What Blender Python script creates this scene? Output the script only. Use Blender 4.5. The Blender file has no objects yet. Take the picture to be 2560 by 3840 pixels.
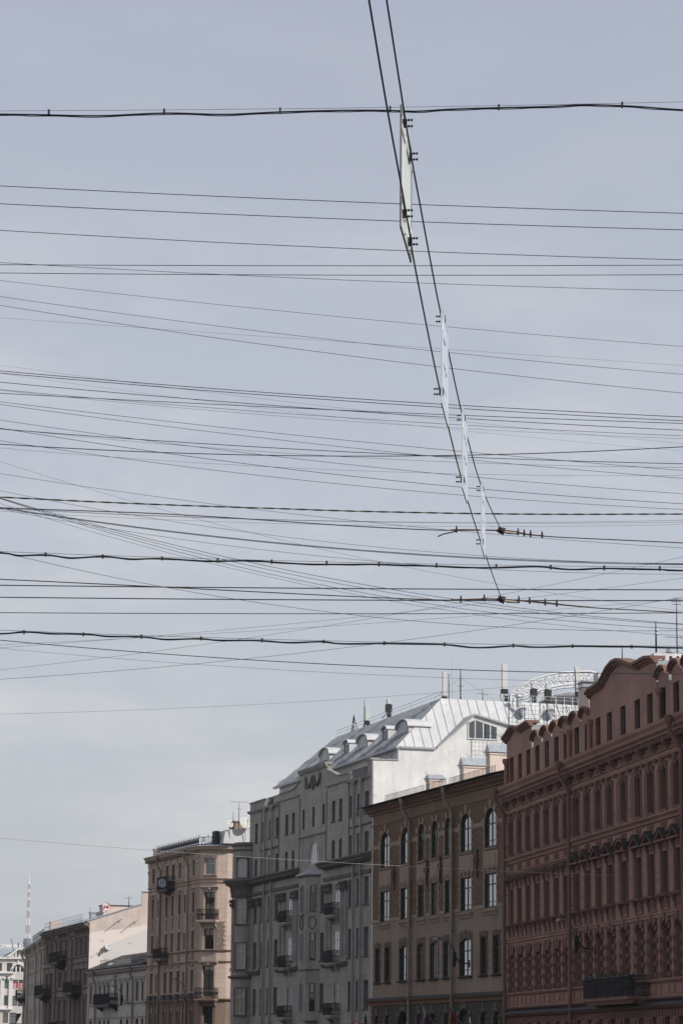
import bpy, bmesh, math, random
from mathutils import Vector, Matrix
from mathutils.geometry import tessellate_polygon
random.seed(7)
SC = bpy.context.scene
COL = SC.collection
R = math.radians

# ---------------------------------------------------------------- camera
SC.render.resolution_x, SC.render.resolution_y = 682, 1024
EYE = 1.7
PITCH = math.atan(0.205); ROLL = 0.009; FPX = 10000.0      # focal length in pixels of the 2560 x 3840 photograph
cam_d = bpy.data.cameras.new("camera")
cam = bpy.data.objects.new("camera", cam_d); COL.objects.link(cam)
cam_d.sensor_fit = 'VERTICAL'; cam_d.sensor_height = 36.0; cam_d.lens = FPX * 36.0 / 3840.0
cam_d.clip_start = 0.5; cam_d.clip_end = 20000
cam.matrix_world = Matrix.Translation((0, 0, EYE)) @ Matrix.Rotation(math.pi/2 + PITCH, 4, 'X') @ Matrix.Rotation(ROLL, 4, 'Z')
SC.camera = cam

# ---------------------------------------------------------------- light
SUN_AZ, SUN_EL = R(124), R(35)          # azimuth clockwise from +Y, elevation
sdir = Vector((math.sin(SUN_AZ)*math.cos(SUN_EL), math.cos(SUN_AZ)*math.cos(SUN_EL), math.sin(SUN_EL)))
sl = bpy.data.lights.new("sun", 'SUN'); sl.energy = 4.4; sl.angle = R(0.6); sl.color = (1.0, 0.945, 0.88)
so = bpy.data.objects.new("sun", sl); COL.objects.link(so)
so.rotation_euler = (-sdir).to_track_quat('-Z', 'Y').to_euler()
W = bpy.data.worlds.new("World"); SC.world = W; W.use_nodes = True
nt = W.node_tree; nt.nodes.clear()
N = nt.nodes.new; L = nt.links.new
out = N('ShaderNodeOutputWorld'); bg = N('ShaderNodeBackground'); bg.inputs[1].default_value = 1.0
sky = N('ShaderNodeTexSky'); sky.sky_type = 'NISHITA'; sky.sun_disc = False
sky.sun_elevation = SUN_EL; sky.sun_rotation = SUN_AZ; sky.air_density = 1.0; sky.dust_density = 2.5; sky.ozone_density = 1.2
sc_ = N('ShaderNodeVectorMath'); sc_.operation = 'SCALE'; sc_.inputs['Scale'].default_value = 0.085
L(sky.outputs[0], sc_.inputs[0])
# thin high haze veil and faint cloud streaks, by direction
tc = N('ShaderNodeTexCoord'); sep = N('ShaderNodeSeparateXYZ'); L(tc.outputs['Generated'], sep.inputs[0])
ramp = N('ShaderNodeValToRGB'); L(sep.outputs['Z'], ramp.inputs[0])
ramp.color_ramp.elements[0].position = 0.0; ramp.color_ramp.elements[0].color = (0.60, 0.642, 0.665, 1)
ramp.color_ramp.elements[1].position = 0.42; ramp.color_ramp.elements[1].color = (0.445, 0.487, 0.60, 1)
e = ramp.color_ramp.elements.new(0.2); e.color = (0.577, 0.615, 0.695, 1)
mix = N('ShaderNodeMix'); mix.data_type = 'RGBA'; mix.inputs[0].default_value = 0.84
L(sc_.outputs[0], mix.inputs[6]); L(ramp.outputs[0], mix.inputs[7])
mp = N('ShaderNodeMapping'); mp.inputs['Scale'].default_value = (5, 5, 17); L(tc.outputs['Generated'], mp.inputs[0])
nz = N('ShaderNodeTexNoise'); nz.inputs['Scale'].default_value = 1.5; nz.inputs['Detail'].default_value = 7; nz.inputs['Roughness'].default_value = 0.62
L(mp.outputs[0], nz.inputs['Vector'])
cr = N('ShaderNodeValToRGB'); cr.color_ramp.elements[0].position = 0.44; cr.color_ramp.elements[1].position = 0.78
L(nz.outputs['Fac'], cr.inputs[0])
low = N('ShaderNodeMapRange'); low.inputs[1].default_value = 0.34; low.inputs[2].default_value = 0.16; low.inputs[3].default_value = 0.10; low.inputs[4].default_value = 0.85
L(sep.outputs['Z'], low.inputs[0])
mu = N('ShaderNodeMath'); mu.operation = 'MULTIPLY'; L(cr.outputs[0], mu.inputs[0]); L(low.outputs[0], mu.inputs[1])
mix2 = N('ShaderNodeMix'); mix2.data_type = 'RGBA'; mix2.inputs[7].default_value = (0.76, 0.755, 0.76, 1)
L(mu.outputs[0], mix2.inputs[0]); L(mix.outputs[2], mix2.inputs[6])
L(mix2.outputs[2], bg.inputs[0]); L(bg.outputs[0], out.inputs[0])
SC.view_settings.view_transform = 'Standard'; SC.view_settings.look = 'None'
SC.view_settings.exposure = 0.0; SC.view_settings.gamma = 1.0; SC.view_settings.use_curve_mapping = False

# ---------------------------------------------------------------- helpers
def ray(px, py):
    """world direction through a point of the 2560 x 3840 photograph"""
    a, b = px - 1280, 1920 - py
    c, s = math.cos(ROLL), math.sin(ROLL)
    a, b = a*c - b*s, a*s + b*c
    return Vector((a, FPX*math.cos(PITCH) - b*math.sin(PITCH), FPX*math.sin(PITCH) + b*math.cos(PITCH)))
def at(px, py, Y):
    """the point at distance Y (metres along +Y) seen there"""
    r = ray(px, py); return Vector((r.x*Y/r.y, Y, EYE + r.z*Y/r.y))

def tag(o, label=None, cat=None, group=None, kind=None):
    if label: o['label'] = label
    if cat: o['category'] = cat
    if group: o['group'] = group
    if kind: o['kind'] = kind
    return o
def link(o, parent=None):
    COL.objects.link(o)
    if parent is not None: o.parent = parent
    return o
def empty(name, loc=(0,0,0), rz=0.0):
    o = bpy.data.objects.new(name, None); o.empty_display_size = 0.5
    COL.objects.link(o); o.location = loc; o.rotation_euler = (0,0,rz); return o

class MB:
    def __init__(s): s.v = []; s.f = []; s.sm = []; s.mi = []; s.m = 0
    def add(s, vs, fs, smooth=False):
        b = len(s.v); s.v += [tuple(p) for p in vs]
        for f in fs: s.f.append([b+i for i in f]); s.sm.append(smooth); s.mi.append(s.m)
        return s
    def box(s, x0, x1, y0, y1, z0, z1):
        if x0 > x1: x0, x1 = x1, x0
        if y0 > y1: y0, y1 = y1, y0
        if z0 > z1: z0, z1 = z1, z0
        v = [(x0,y0,z0),(x1,y0,z0),(x1,y1,z0),(x0,y1,z0),(x0,y0,z1),(x1,y0,z1),(x1,y1,z1),(x0,y1,z1)]
        return s.add(v, [(0,3,2,1),(4,5,6,7),(0,1,5,4),(1,2,6,5),(2,3,7,6),(3,0,4,7)])
    def obox(s, c, dx, dy, dz, hx, hy, hz):
        c = Vector(c); dx = Vector(dx)*hx; dy = Vector(dy)*hy; dz = Vector(dz)*hz
        v = [c-dx-dy-dz, c+dx-dy-dz, c+dx+dy-dz, c-dx+dy-dz, c-dx-dy+dz, c+dx-dy+dz, c+dx+dy+dz, c-dx+dy+dz]
        return s.add(v, [(0,3,2,1),(4,5,6,7),(0,1,5,4),(1,2,6,5),(2,3,7,6),(3,0,4,7)])
    def prism(s, pts, y0, y1):
        """polygon in (x, z) extruded in y"""
        n = len(pts)
        v = [(p[0], y0, p[1]) for p in pts] + [(p[0], y1, p[1]) for p in pts]
        fs = [(i, (i+1) % n, n+(i+1) % n, n+i) for i in range(n)]
        tr = tessellate_polygon([[Vector((p[0], p[1], 0)) for p in pts]])
        fs += [tuple(t) for t in tr] + [tuple(n+i for i in reversed(t)) for t in tr]
        return s.add(v, fs)
    def prismx(s, pts, x0, x1):
        """polygon in (y, z) extruded in x"""
        n = len(pts)
        v = [(x0, p[0], p[1]) for p in pts] + [(x1, p[0], p[1]) for p in pts]
        fs = [(i, (i+1) % n, n+(i+1) % n, n+i) for i in range(n)]
        tr = tessellate_polygon([[Vector((p[0], p[1], 0)) for p in pts]])
        fs += [tuple(t) for t in tr] + [tuple(n+i for i in reversed(t)) for t in tr]
        return s.add(v, fs)
    def prismz(s, pts, z0, z1):
        n = len(pts)
        v = [(p[0], p[1], z0) for p in pts] + [(p[0], p[1], z1) for p in pts]
        fs = [(i, (i+1) % n, n+(i+1) % n, n+i) for i in range(n)]
        tr = tessellate_polygon([[Vector((p[0], p[1], 0)) for p in pts]])
        fs += [tuple(t) for t in tr] + [tuple(n+i for i in reversed(t)) for t in tr]
        return s.add(v, fs)
    def strip(s, path, y0, y1, h):
        """bar of height h hung under a path of (x, z) points, from y0 to y1"""
        n = len(path); v = []
        for x, z in path: v += [(x,y0,z),(x,y1,z),(x,y1,z-h),(x,y0,z-h)]
        fs = []
        for i in range(n-1):
            a = 4*i; b = a+4
            for k in range(4): fs.append((a+k, b+k, b+(k+1)%4, a+(k+1)%4))
        fs += [(0,1,2,3), (4*n-1,4*n-2,4*n-3,4*n-4)]
        return s.add(v, fs)
    def tube(s, pts, r, n=6, smooth=True, closed=False):
        pts = [Vector(p) for p in pts]; m = len(pts); rr = r if isinstance(r, (list, tuple)) else [r]*m
        v = []; prev = None
        for i, p in enumerate(pts):
            if closed: t = pts[(i+1) % m] - pts[i-1]
            else: t = pts[min(i+1, m-1)] - pts[max(i-1, 0)]
            t.normalize()
            if prev is None:
                up = Vector((0,0,1)) if abs(t.z) < 0.9 else Vector((1,0,0))
                a = t.cross(up).normalized()
            else: a = (prev - t*prev.dot(t)).normalized()
            prev = a; b = t.cross(a)
            for k in range(n):
                an = 2*math.pi*k/n; v.append(p + (a*math.cos(an) + b*math.sin(an))*rr[i])
        fs = []
        for i in range(m if closed else m-1):
            j = (i+1) % m
            for k in range(n): fs.append((i*n+k, i*n+(k+1)%n, j*n+(k+1)%n, j*n+k))
        s.add(v, fs, smooth)
        if not closed: s.add(v[:n], [tuple(range(n))]); s.add(v[-n:], [tuple(range(n))])
        return s
    def lathe(s, prof, n=12, c=(0,0,0), axis='z', smooth=True):
        v = []
        for r, h in prof:
            for k in range(n):
                a = 2*math.pi*k/n; x, y = r*math.cos(a), r*math.sin(a)
                v.append({'z': (c[0]+x, c[1]+y, c[2]+h), 'y': (c[0]+x, c[1]+h, c[2]+y), 'x': (c[0]+h, c[1]+x, c[2]+y)}[axis])
        fs = [(i*n+k, i*n+(k+1)%n, (i+1)*n+(k+1)%n, (i+1)*n+k) for i in range(len(prof)-1) for k in range(n)]
        s.add(v, fs, smooth)
        s.add(v[:n], [tuple(range(n))]); s.add(v[-n:], [tuple(range(n))])
        return s
    def mesh(s, name, mats):
        me = bpy.data.meshes.new(name); me.from_pydata(s.v, [], s.f)
        if not isinstance(mats, (list, tuple)): mats = [mats]
        for m in mats: me.materials.append(m)
        me.polygons.foreach_set('use_smooth', s.sm); me.polygons.foreach_set('material_index', s.mi)
        bm = bmesh.new(); bm.from_mesh(me); bmesh.ops.recalc_face_normals(bm, faces=bm.faces); bm.to_mesh(me); bm.free()
        me.update(); return me
    def build(s, name, mats, parent=None, loc=(0,0,0)):
        o = bpy.data.objects.new(name, s.mesh(name, mats)); o.location = loc
        return link(o, parent)

# ---------------------------------------------------------------- materials
def mat(name, col, rough=0.85, var=0.12, scale=1.2, bump=0.15, metal=0.0, streak=0.0, stain=None, joints=None, joint_dark=0.6, brick=None, spec=0.3, bscale=18, seam=None, patch=None):
    m = bpy.data.materials.new(name); m.use_nodes = True
    nt = m.node_tree; P = nt.nodes['Principled BSDF']; N = nt.nodes.new; L = nt.links.new
    P.inputs['Roughness'].default_value = rough; P.inputs['Metallic'].default_value = metal
    P.inputs['Specular IOR Level'].default_value = spec
    tc = N('ShaderNodeTexCoord'); sp = N('ShaderNodeSeparateXYZ'); L(tc.outputs['Object'], sp.inputs[0])
    def noise(sc, det=5, vec=None, rough=0.6):
        n = N('ShaderNodeTexNoise'); n.inputs['Scale'].default_value = sc; n.inputs['Detail'].default_value = det; n.inputs['Roughness'].default_value = rough
        L(vec if vec is not None else tc.outputs['Object'], n.inputs['Vector']); return n.outputs['Fac']
    def mapr(x, a, b, c, d):
        n = N('ShaderNodeMapRange'); n.inputs[1].default_value = a; n.inputs[2].default_value = b; n.inputs[3].default_value = c; n.inputs[4].default_value = d
        L(x, n.inputs[0]); return n.outputs[0]
    def mixc(f, a, b, mode='MIX'):
        n = N('ShaderNodeMix'); n.data_type = 'RGBA'; n.blend_type = mode
        if hasattr(f, 'links'): L(f, n.inputs[0])
        else: n.inputs[0].default_value = f
        for q, i in ((a, 6), (b, 7)):
            if isinstance(q, tuple): n.inputs[i].default_value = (*q[:3], 1)
            else: L(q, n.inputs[i])
        return n.outputs[2]
    c = tuple(col)
    cur = None
    uv = N('ShaderNodeCombineXYZ'); L(sp.outputs['X'], uv.inputs[0]); L(sp.outputs['Z'], uv.inputs[1])
    bf = None
    if brick or joints:
        w, h, mo = brick if brick else joints
        bt = N('ShaderNodeTexBrick'); bt.inputs['Scale'].default_value = 1.0
        bt.inputs['Brick Width'].default_value = w; bt.inputs['Row Height'].default_value = h; bt.inputs['Mortar Size'].default_value = mo
        bt.inputs['Mortar Smooth'].default_value = 0.3
        L(uv.outputs[0], bt.inputs['Vector'])
        k = joint_dark
        v = 0.25 if brick else 0.05
        bt.inputs['Color1'].default_value = (c[0]*(1+v), c[1]*(1+v), c[2]*(1+v), 1)
        bt.inputs['Color2'].default_value = (c[0]*(1-v), c[1]*(1-v), c[2]*(1-v), 1)
        bt.inputs['Mortar'].default_value = (c[0]*k, c[1]*k, c[2]*k, 1)
        cur = bt.outputs['Color']; bf = bt.outputs['Fac']
    f1 = mapr(noise(scale), 0.3, 0.7, 0, 1)
    a = cur if cur is not None else c
    dk = tuple(x*(1-var*1.6) for x in (1,1,1)); lt = tuple(x*(1+var*0.8) for x in (1,1,1))
    cur = mixc(1.0, a, mixc(f1, dk, lt), 'MULTIPLY')
    f2 = mapr(noise(scale*9, 3), 0.3, 0.7, 0, 1)
    cur = mixc(1.0, cur, mixc(f2, tuple(1-var*0.5 for _ in range(3)), tuple(1+var*0.4 for _ in range(3))), 'MULTIPLY')
    if streak:
        mp = N('ShaderNodeMapping'); mp.inputs['Scale'].default_value = (2.2, 2.2, 0.22); L(tc.outputs['Object'], mp.inputs[0])
        f3 = mapr(noise(1.0, 6, mp.outputs[0]), 0.5, 0.75, 0, streak)
        cur = mixc(f3, cur, tuple(x*0.45 for x in c))
    if stain:
        sc2, thr, colr, amt = stain
        f4 = mapr(noise(sc2, 8, None, 0.68), thr, thr+0.05, 0, amt)
        cur = mixc(f4, cur, colr)
    if patch:
        for (x0, x1, z0, z1, colr, amt) in patch:       # repair patches of another plaster, by place on the wall
            nn = noise(0.9, 5)
            def edge(o, e0, sgn):
                s1 = N('ShaderNodeMath'); s1.operation = 'ADD'; L(o, s1.inputs[0])
                s2 = N('ShaderNodeMath'); s2.operation = 'MULTIPLY'; L(nn, s2.inputs[0]); s2.inputs[1].default_value = 1.6*sgn
                L(s2.outputs[0], s1.inputs[1]); return mapr(s1.outputs[0], e0+0.8*sgn, e0+0.8*sgn+0.06*sgn, 0, 1)
            m1 = edge(sp.outputs['X'], x0, 1); m2 = edge(sp.outputs['X'], x1, -1); m3 = edge(sp.outputs['Z'], z0, 1); m4 = edge(sp.outputs['Z'], z1, -1)
            k = m1
            for q in (m2, m3, m4):
                mm = N('ShaderNodeMath'); mm.operation = 'MULTIPLY'; L(k, mm.inputs[0]); L(q, mm.inputs[1]); k = mm.outputs[0]
            mm = N('ShaderNodeMath'); mm.operation = 'MULTIPLY'; L(k, mm.inputs[0]); mm.inputs[1].default_value = amt
            cur = mixc(mm.outputs[0], cur, colr)
    L(cur, P.inputs['Base Color'])
    if bump:
        b = N('ShaderNodeBump'); b.inputs['Strength'].default_value = bump; b.inputs['Distance'].default_value = 0.02
        L(noise(bscale, 4), b.inputs['Height']); nrm = b.outputs[0]
        if bf is not None:
            b2 = N('ShaderNodeBump'); b2.inputs['Strength'].default_value = 0.5; b2.inputs['Distance'].default_value = 0.015; b2.invert = True
            L(bf, b2.inputs['Height']); L(nrm, b2.inputs['Normal']); nrm = b2.outputs[0]
        L(nrm, P.inputs['Normal'])
    return m
def glass_mat(name, tint=(0.02,0.022,0.025), wob=0.05, ior=1.5, ws=1.3):
    m = bpy.data.materials.new(name); m.use_nodes = True
    nt = m.node_tree; P = nt.nodes['Principled BSDF']; N = nt.nodes.new; L = nt.links.new
    P.inputs['Base Color'].default_value = (*tint, 1); P.inputs['Roughness'].default_value = 0.3; P.inputs['Specular IOR Level'].default_value = 0.0
    # double glazing: four reflecting surfaces, R = 4F / (1 + 3F)
    fr = N('ShaderNodeFresnel'); fr.inputs['IOR'].default_value = ior
    a4 = N('ShaderNodeMath'); a4.operation = 'MULTIPLY'; a4.inputs[1].default_value = 4.0; L(fr.outputs[0], a4.inputs[0])
    a3 = N('ShaderNodeMath'); a3.operation = 'MULTIPLY_ADD'; a3.inputs[1].default_value = 3.0; a3.inputs[2].default_value = 1.0; L(fr.outputs[0], a3.inputs[0])
    dv = N('ShaderNodeMath'); dv.operation = 'DIVIDE'; L(a4.outputs[0], dv.inputs[0]); L(a3.outputs[0], dv.inputs[1])
    gl = N('ShaderNodeBsdfGlossy'); gl.inputs['Roughness'].default_value = 0.02; gl.inputs['Color'].default_value = (0.94,0.96,0.97,1)
    ms = N('ShaderNodeMixShader'); L(dv.outputs[0], ms.inputs[0]); L(P.outputs[0], ms.inputs[1]); L(gl.outputs[0], ms.inputs[2]); L(ms.outputs[0], nt.nodes['Material Output'].inputs['Surface'])
    tc = N('ShaderNodeTexCoord'); n = N('ShaderNodeTexNoise'); n.inputs['Scale'].default_value = ws; n.inputs['Detail'].default_value = 1
    oi = N('ShaderNodeObjectInfo'); ad = N('ShaderNodeVectorMath'); ad.operation = 'ADD'
    mu = N('ShaderNodeVectorMath'); mu.operation = 'SCALE'; mu.inputs['Scale'].default_value = 0.37
    L(oi.outputs['Location'], mu.inputs[0]); L(tc.outputs['Object'], ad.inputs[0]); L(mu.outputs[0], ad.inputs[1]); L(ad.outputs[0], n.inputs['Vector'])
    b = N('ShaderNodeBump'); b.inputs['Strength'].default_value = wob; b.inputs['Distance'].default_value = 0.05
    L(n.outputs['Fac'], b.inputs['Height']); L(b.outputs[0], gl.inputs['Normal'])
    return m
M = {}
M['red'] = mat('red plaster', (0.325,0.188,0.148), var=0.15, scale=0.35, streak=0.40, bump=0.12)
M['reddark'] = mat('red plaster relief with shade', (0.195,0.108,0.085), var=0.12, scale=0.8, streak=0.2)  # darker relief colour, deepened further to put shade contrast into the paint
M['brownpl'] = mat('brown plaster', (0.26,0.203,0.155), var=0.13, scale=0.4, streak=0.45)
M['browncor'] = mat('brown cornice paint', (0.172,0.101,0.067), var=0.12, scale=0.6, streak=0.2)
M['frieze'] = mat('brown frieze plaster peeling', (0.19,0.128,0.088), var=0.12, scale=0.6, streak=0.25, stain=(0.9,0.66,(0.36,0.33,0.30),0.8))
M['brick'] = mat('brown brick', (0.175,0.106,0.067), var=0.12, scale=0.7, brick=(0.26,0.085,0.014), joint_dark=0.55, streak=0.25, bump=0.1)
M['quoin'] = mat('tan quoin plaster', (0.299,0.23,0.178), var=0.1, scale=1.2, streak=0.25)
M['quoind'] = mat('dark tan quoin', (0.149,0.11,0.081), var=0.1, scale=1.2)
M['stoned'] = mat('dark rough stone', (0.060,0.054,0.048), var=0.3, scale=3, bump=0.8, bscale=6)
M['grey'] = mat('grey render blocks', (0.345,0.325,0.292), var=0.14, scale=0.6, joints=(1.05,0.52,0.012), joint_dark=0.72, streak=0.45, bump=0.3)
M['grey2'] = mat('grey cast stone', (0.305,0.29,0.264), var=0.17, scale=0.8, streak=0.45, bump=0.3)
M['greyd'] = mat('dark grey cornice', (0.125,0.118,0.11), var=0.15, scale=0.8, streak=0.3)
M['greylit'] = mat('warm grey render', (0.285,0.262,0.240), var=0.10, scale=0.6, joints=(1.05,0.52,0.010), joint_dark=0.8, streak=0.2)
M['beige'] = mat('pink beige plaster blocks', (0.52,0.41,0.34), var=0.10, scale=0.6, joints=(0.95,0.42,0.012), joint_dark=0.7, streak=0.33)
M['beigep'] = mat('pink beige plaster', (0.445,0.345,0.28), var=0.12, scale=0.7, streak=0.38)
M['beiged'] = mat('brown lower plaster', (0.24,0.175,0.138), var=0.12, scale=0.8, streak=0.3)
M['rubble'] = mat('bare rubble masonry', (0.24,0.19,0.155), var=0.35, scale=4, bump=1.0, bscale=7)
M['lowwhite'] = mat('off white plaster', (0.483,0.454,0.414), var=0.08, scale=0.6, streak=0.3)
M['mauve'] = mat('mauve plaster', (0.267,0.195,0.185), var=0.13, scale=0.6, streak=0.45)
M['mauved'] = mat('brown trim plaster', (0.202,0.153,0.133), var=0.12, scale=0.8, streak=0.3)
M['cream'] = mat('cream plaster', (0.444,0.384,0.312), var=0.10, scale=0.6, streak=0.45)
M['creamd'] = mat('cream trim', (0.483,0.425,0.356), var=0.08, scale=0.6, streak=0.2)
M['white'] = mat('white painted render', (0.624,0.616,0.6), var=0.09, scale=0.7, streak=0.38, stain=(1.1,0.61,(0.42,0.38,0.34),0.7), bump=0.2)
M['whitemetal'] = mat('white painted roof metal', (0.528,0.532,0.536), rough=0.5, var=0.08, scale=0.8, streak=0.28, stain=(1.6,0.70,(0.30,0.24,0.20),0.6), bump=0.05, spec=0.5)
M['roofgrey'] = mat('pale grey roof metal', (0.312,0.328,0.347), rough=0.4, var=0.08, scale=1.0, streak=0.15, bump=0.05, spec=0.5)
M['galv'] = mat('galvanised sheet', (0.42,0.45,0.48), rough=0.35, var=0.15, scale=2.5, metal=0.3, bump=0.05)
M['darkroof'] = mat('dark sheet metal', (0.035,0.033,0.034), rough=0.6, var=0.2, scale=1.5)
M['pinkch'] = mat('pale pink chimney plaster', (0.614,0.502,0.437), var=0.07, scale=1.0, streak=0.15)
M['iron'] = mat('black wrought iron', (0.014,0.014,0.016), rough=0.5, var=0.1)
M['rust'] = mat('rusty clamp', (0.045,0.036,0.03), rough=0.8, var=0.3, scale=20)
M['pipeg'] = mat('grey painted downpipe', (0.294,0.294,0.294), rough=0.55, var=0.1, scale=2, streak=0.2, bump=0.03)
M['pipeb'] = mat('tan downpipe', (0.24,0.198,0.15), rough=0.6, var=0.1, scale=2, streak=0.3, bump=0.03)
M['pipem'] = mat('mauve downpipe', (0.20,0.14,0.13), rough=0.6, var=0.1, scale=2, bump=0.03)
M['glass'] = glass_mat('window glass')
M['glassd'] = glass_mat('dark window glass', (0.012,0.012,0.014), 0.05, 1.25)
M['glassc'] = glass_mat('window glass before a pale curtain', (0.13,0.125,0.115), 0.04, 1.5)
M['framed'] = mat('dark window frame', (0.035,0.030,0.027), rough=0.5, var=0.1, bump=0)
M['framew'] = mat('white window frame', (0.52,0.53,0.54), rough=0.5, var=0.05, bump=0)
M['frameg'] = mat('grey window frame', (0.16,0.165,0.17), rough=0.5, var=0.05, bump=0)
M['chd'] = mat('grey dish back', (0.20,0.17,0.16), rough=0.6, var=0.1, bump=0)
M['cable'] = mat('black cable sheath', (0.012,0.013,0.018), rough=0.6, var=0.1, bump=0)
M['wire'] = mat('dark steel wire', (0.020,0.024,0.036), rough=0.6, var=0.1, bump=0)
M['wirethin'] = mat('grey steel wire', (0.055,0.065,0.09), rough=0.6, var=0.1, bump=0)
M['wirepale'] = mat('pale steel wire', (0.40,0.38,0.36), rough=0.5, var=0.1, bump=0)
M['wirebrown'] = mat('brown stranded span wire', (0.075,0.048,0.038), rough=0.7, var=0.3, scale=6, bump=0)
M['yellow'] = mat('yellow cable core', (0.09,0.075,0.03), rough=0.6, var=0.1, bump=0)
M['insul'] = mat('pale insulator wrap', (0.42,0.36,0.31), rough=0.6, var=0.3, scale=30)
M['antenna'] = mat('pale antenna plastic', (0.5,0.51,0.49), rough=0.45, var=0.04, bump=0)
M['dish'] = mat('dish aluminium white', (0.46,0.455,0.44), rough=0.5, var=0.06, bump=0)
M['signback'] = mat('bare aluminium sign back', (0.62,0.64,0.64), rough=0.45, var=0.05, metal=0.2, bump=0.02)
M['signface'] = mat('pale blue sign face', (0.46,0.52,0.64), rough=0.35, var=0.04, bump=0)
M['signblue'] = mat('blue sign print', (0.27,0.33,0.48), rough=0.4, var=0.04, bump=0)
M['signwhite'] = mat('white sign print', (0.76,0.78,0.80), rough=0.35, var=0.03, bump=0)
M['redprint'] = mat('red print', (0.50,0.07,0.10), rough=0.5, var=0.05, bump=0)
M['whiteprint'] = mat('white print', (0.75,0.73,0.72), rough=0.5, var=0.03, bump=0)
M['truss'] = mat('white painted steel truss', (0.72,0.73,0.74), rough=0.4, var=0.03, bump=0)
M['asphalt'] = mat('asphalt', (0.055,0.055,0.058), rough=0.9, var=0.2, scale=0.4)
M['granite'] = mat('granite paving', (0.20,0.19,0.185), rough=0.85, var=0.15, scale=1)
M['water'] = mat('river water', (0.03,0.04,0.045), rough=0.08, var=0.1, scale=0.2, bump=0.4, bscale=0.8)
M['peach'] = mat('peach plaster', (0.55,0.38,0.28), var=0.08, scale=0.5)
M['ochre'] = mat('pale ochre plaster', (0.5,0.41,0.32), var=0.08, scale=0.5)
M['palewhite'] = mat('pale off white plaster', (0.626,0.57,0.531), var=0.04, scale=0.5, streak=0.08)  # one even base colour, lighter than the low building's plaster
M['twig'] = mat('dry brown twigs', (0.045,0.035,0.03), rough=0.9, var=0.2)
M['leaf'] = mat('balcony plant leaves', (0.035,0.05,0.025), rough=0.8, var=0.3, scale=8)
M['flower'] = mat('pale blossoms', (0.35,0.30,0.36), rough=0.8, var=0.2, scale=8)
M['curtain'] = mat('pale curtain', (0.32,0.31,0.30), rough=0.9, var=0.15, scale=3)

# ---------------------------------------------------------------- facade kit (local frame: x along the street, y out of the wall, z up)
def rect(uc, w, z0, z1): return [(uc-w/2, z0), (uc+w/2, z0), (uc+w/2, z1), (uc-w/2, z1)]
def arch(uc, w, z0, z1, rise=None, n=10):
    rise = w/2 if rise is None else rise
    r = w/2; s = z1 - rise
    pts = [(uc-r, z0), (uc+r, z0)]
    for i in range(n+1):
        a = math.pi*i/n; pts.append((uc + r*math.cos(a), s + rise*math.sin(a)))
    return pts
def wall(parent, outline, holes, m, y=0.0, depth=0.2, name='wall', reveal_mat=None, mb=None):
    mb = mb or MB()
    loops = [outline] + holes; flat = [p for l in loops for p in l]
    tr = tessellate_polygon([[Vector((p[0], p[1], 0)) for p in l] for l in loops])
    mb.add([(p[0], y, p[1]) for p in flat], [tuple(t) for t in tr])
    if reveal_mat: mb.m = 1  # most callers pass a darker material, shading the jambs by colour
    for h in holes:
        n = len(h)
        mb.add([(p[0], y, p[1]) for p in h] + [(p[0], y-depth, p[1]) for p in h], [(i, (i+1) % n, n+(i+1) % n, n+i) for i in range(n)])
    mb.m = 0
    if name is None: return mb
    return mb.build(name, [m, reveal_mat or m], parent)
WC = {}
WR = random.Random(21)
def window(parent, uc, z0, w, h, rise=0.0, y=-0.2, fm='framed', gm='glass', style='cross', rz=0.0, thick=0.07, name='window', sill=None, curtain=False):
    """a window part (frame) with its pane; meshes shared between equal windows"""
    if gm in ('glass', 'glassd') and WR.random() < 0.22: gm = 'glassc'
    key = (round(w,2), round(h,2), round(rise,2), fm, gm, style, thick)
    if key not in WC:
        f = MB(); t = thick; d = 0.06
        def prof(ins):
            ww = w - 2*ins; hh = h - ins
            if rise > 0: return arch(0, ww, ins, h-ins, max(rise-ins*0.9, 0.02))
            return rect(0, ww, ins, h-ins)
        o, i = prof(0), prof(t); n = len(o)
        v = [(p[0],0,p[1]) for p in o]+[(p[0],0,p[1]) for p in i]+[(p[0],d,p[1]) for p in o]+[(p[0],d,p[1]) for p in i]
        fs = []
        for k in range(n):
            k2 = (k+1) % n
            fs += [(k,k2,n+k2,n+k), (2*n+k,3*n+k,3*n+k2,2*n+k2), (k,2*n+k,2*n+k2,k2), (n+k,n+k2,3*n+k2,3*n+k)]
        f.add(v, fs)
        zt = h - max(rise, h*0.30) if rise > 0 and rise > h*0.15 else h*0.68
        if style in ('cross', 'crossb'):
            f.box(-w/2+t, w/2-t, 0.005, d-0.004, zt-t*0.45, zt+t*0.45)
            zz = h - t if rise == 0 else h - t - 0.01
            f.box(-t*0.4, t*0.4, 0.008, d-0.008, t, zz)
            if style == 'crossb': f.box(-w/2+t, w/2-t, 0.012, d-0.012, h*0.16, h*0.16+0.04)
        elif style == 'tee':
            f.box(-w/2+t, w/2-t, 0.005, d-0.004, zt-t*0.45, zt+t*0.45)
            f.box(-t*0.4, t*0.4, 0.008, d-0.008, t, zt-t*0.4)
        elif style == 'mull3':
            for q in (-1/4, 0, 1/4): f.box(q*w-t*0.3, q*w+t*0.3, 0.008, d-0.008, t, h - t - (abs(q)*rise if rise else 0))
        p = MB(); lp = prof(t*0.4)
        tr = tessellate_polygon([[Vector((q[0], q[1], 0)) for q in lp]])
        p.add([(q[0], 0.012, q[1]) for q in lp], [tuple(q) for q in tr])
        WC[key] = (f.mesh(name, M[fm]), p.mesh('pane', M[gm]))
    fme, pme = WC[key]
    o = link(bpy.data.objects.new(name, fme), parent); o.location = (uc, y, z0); o.rotation_euler = (0,0,rz)
    p = link(bpy.data.objects.new('pane', pme), o)
    return o
DC = {}
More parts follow.
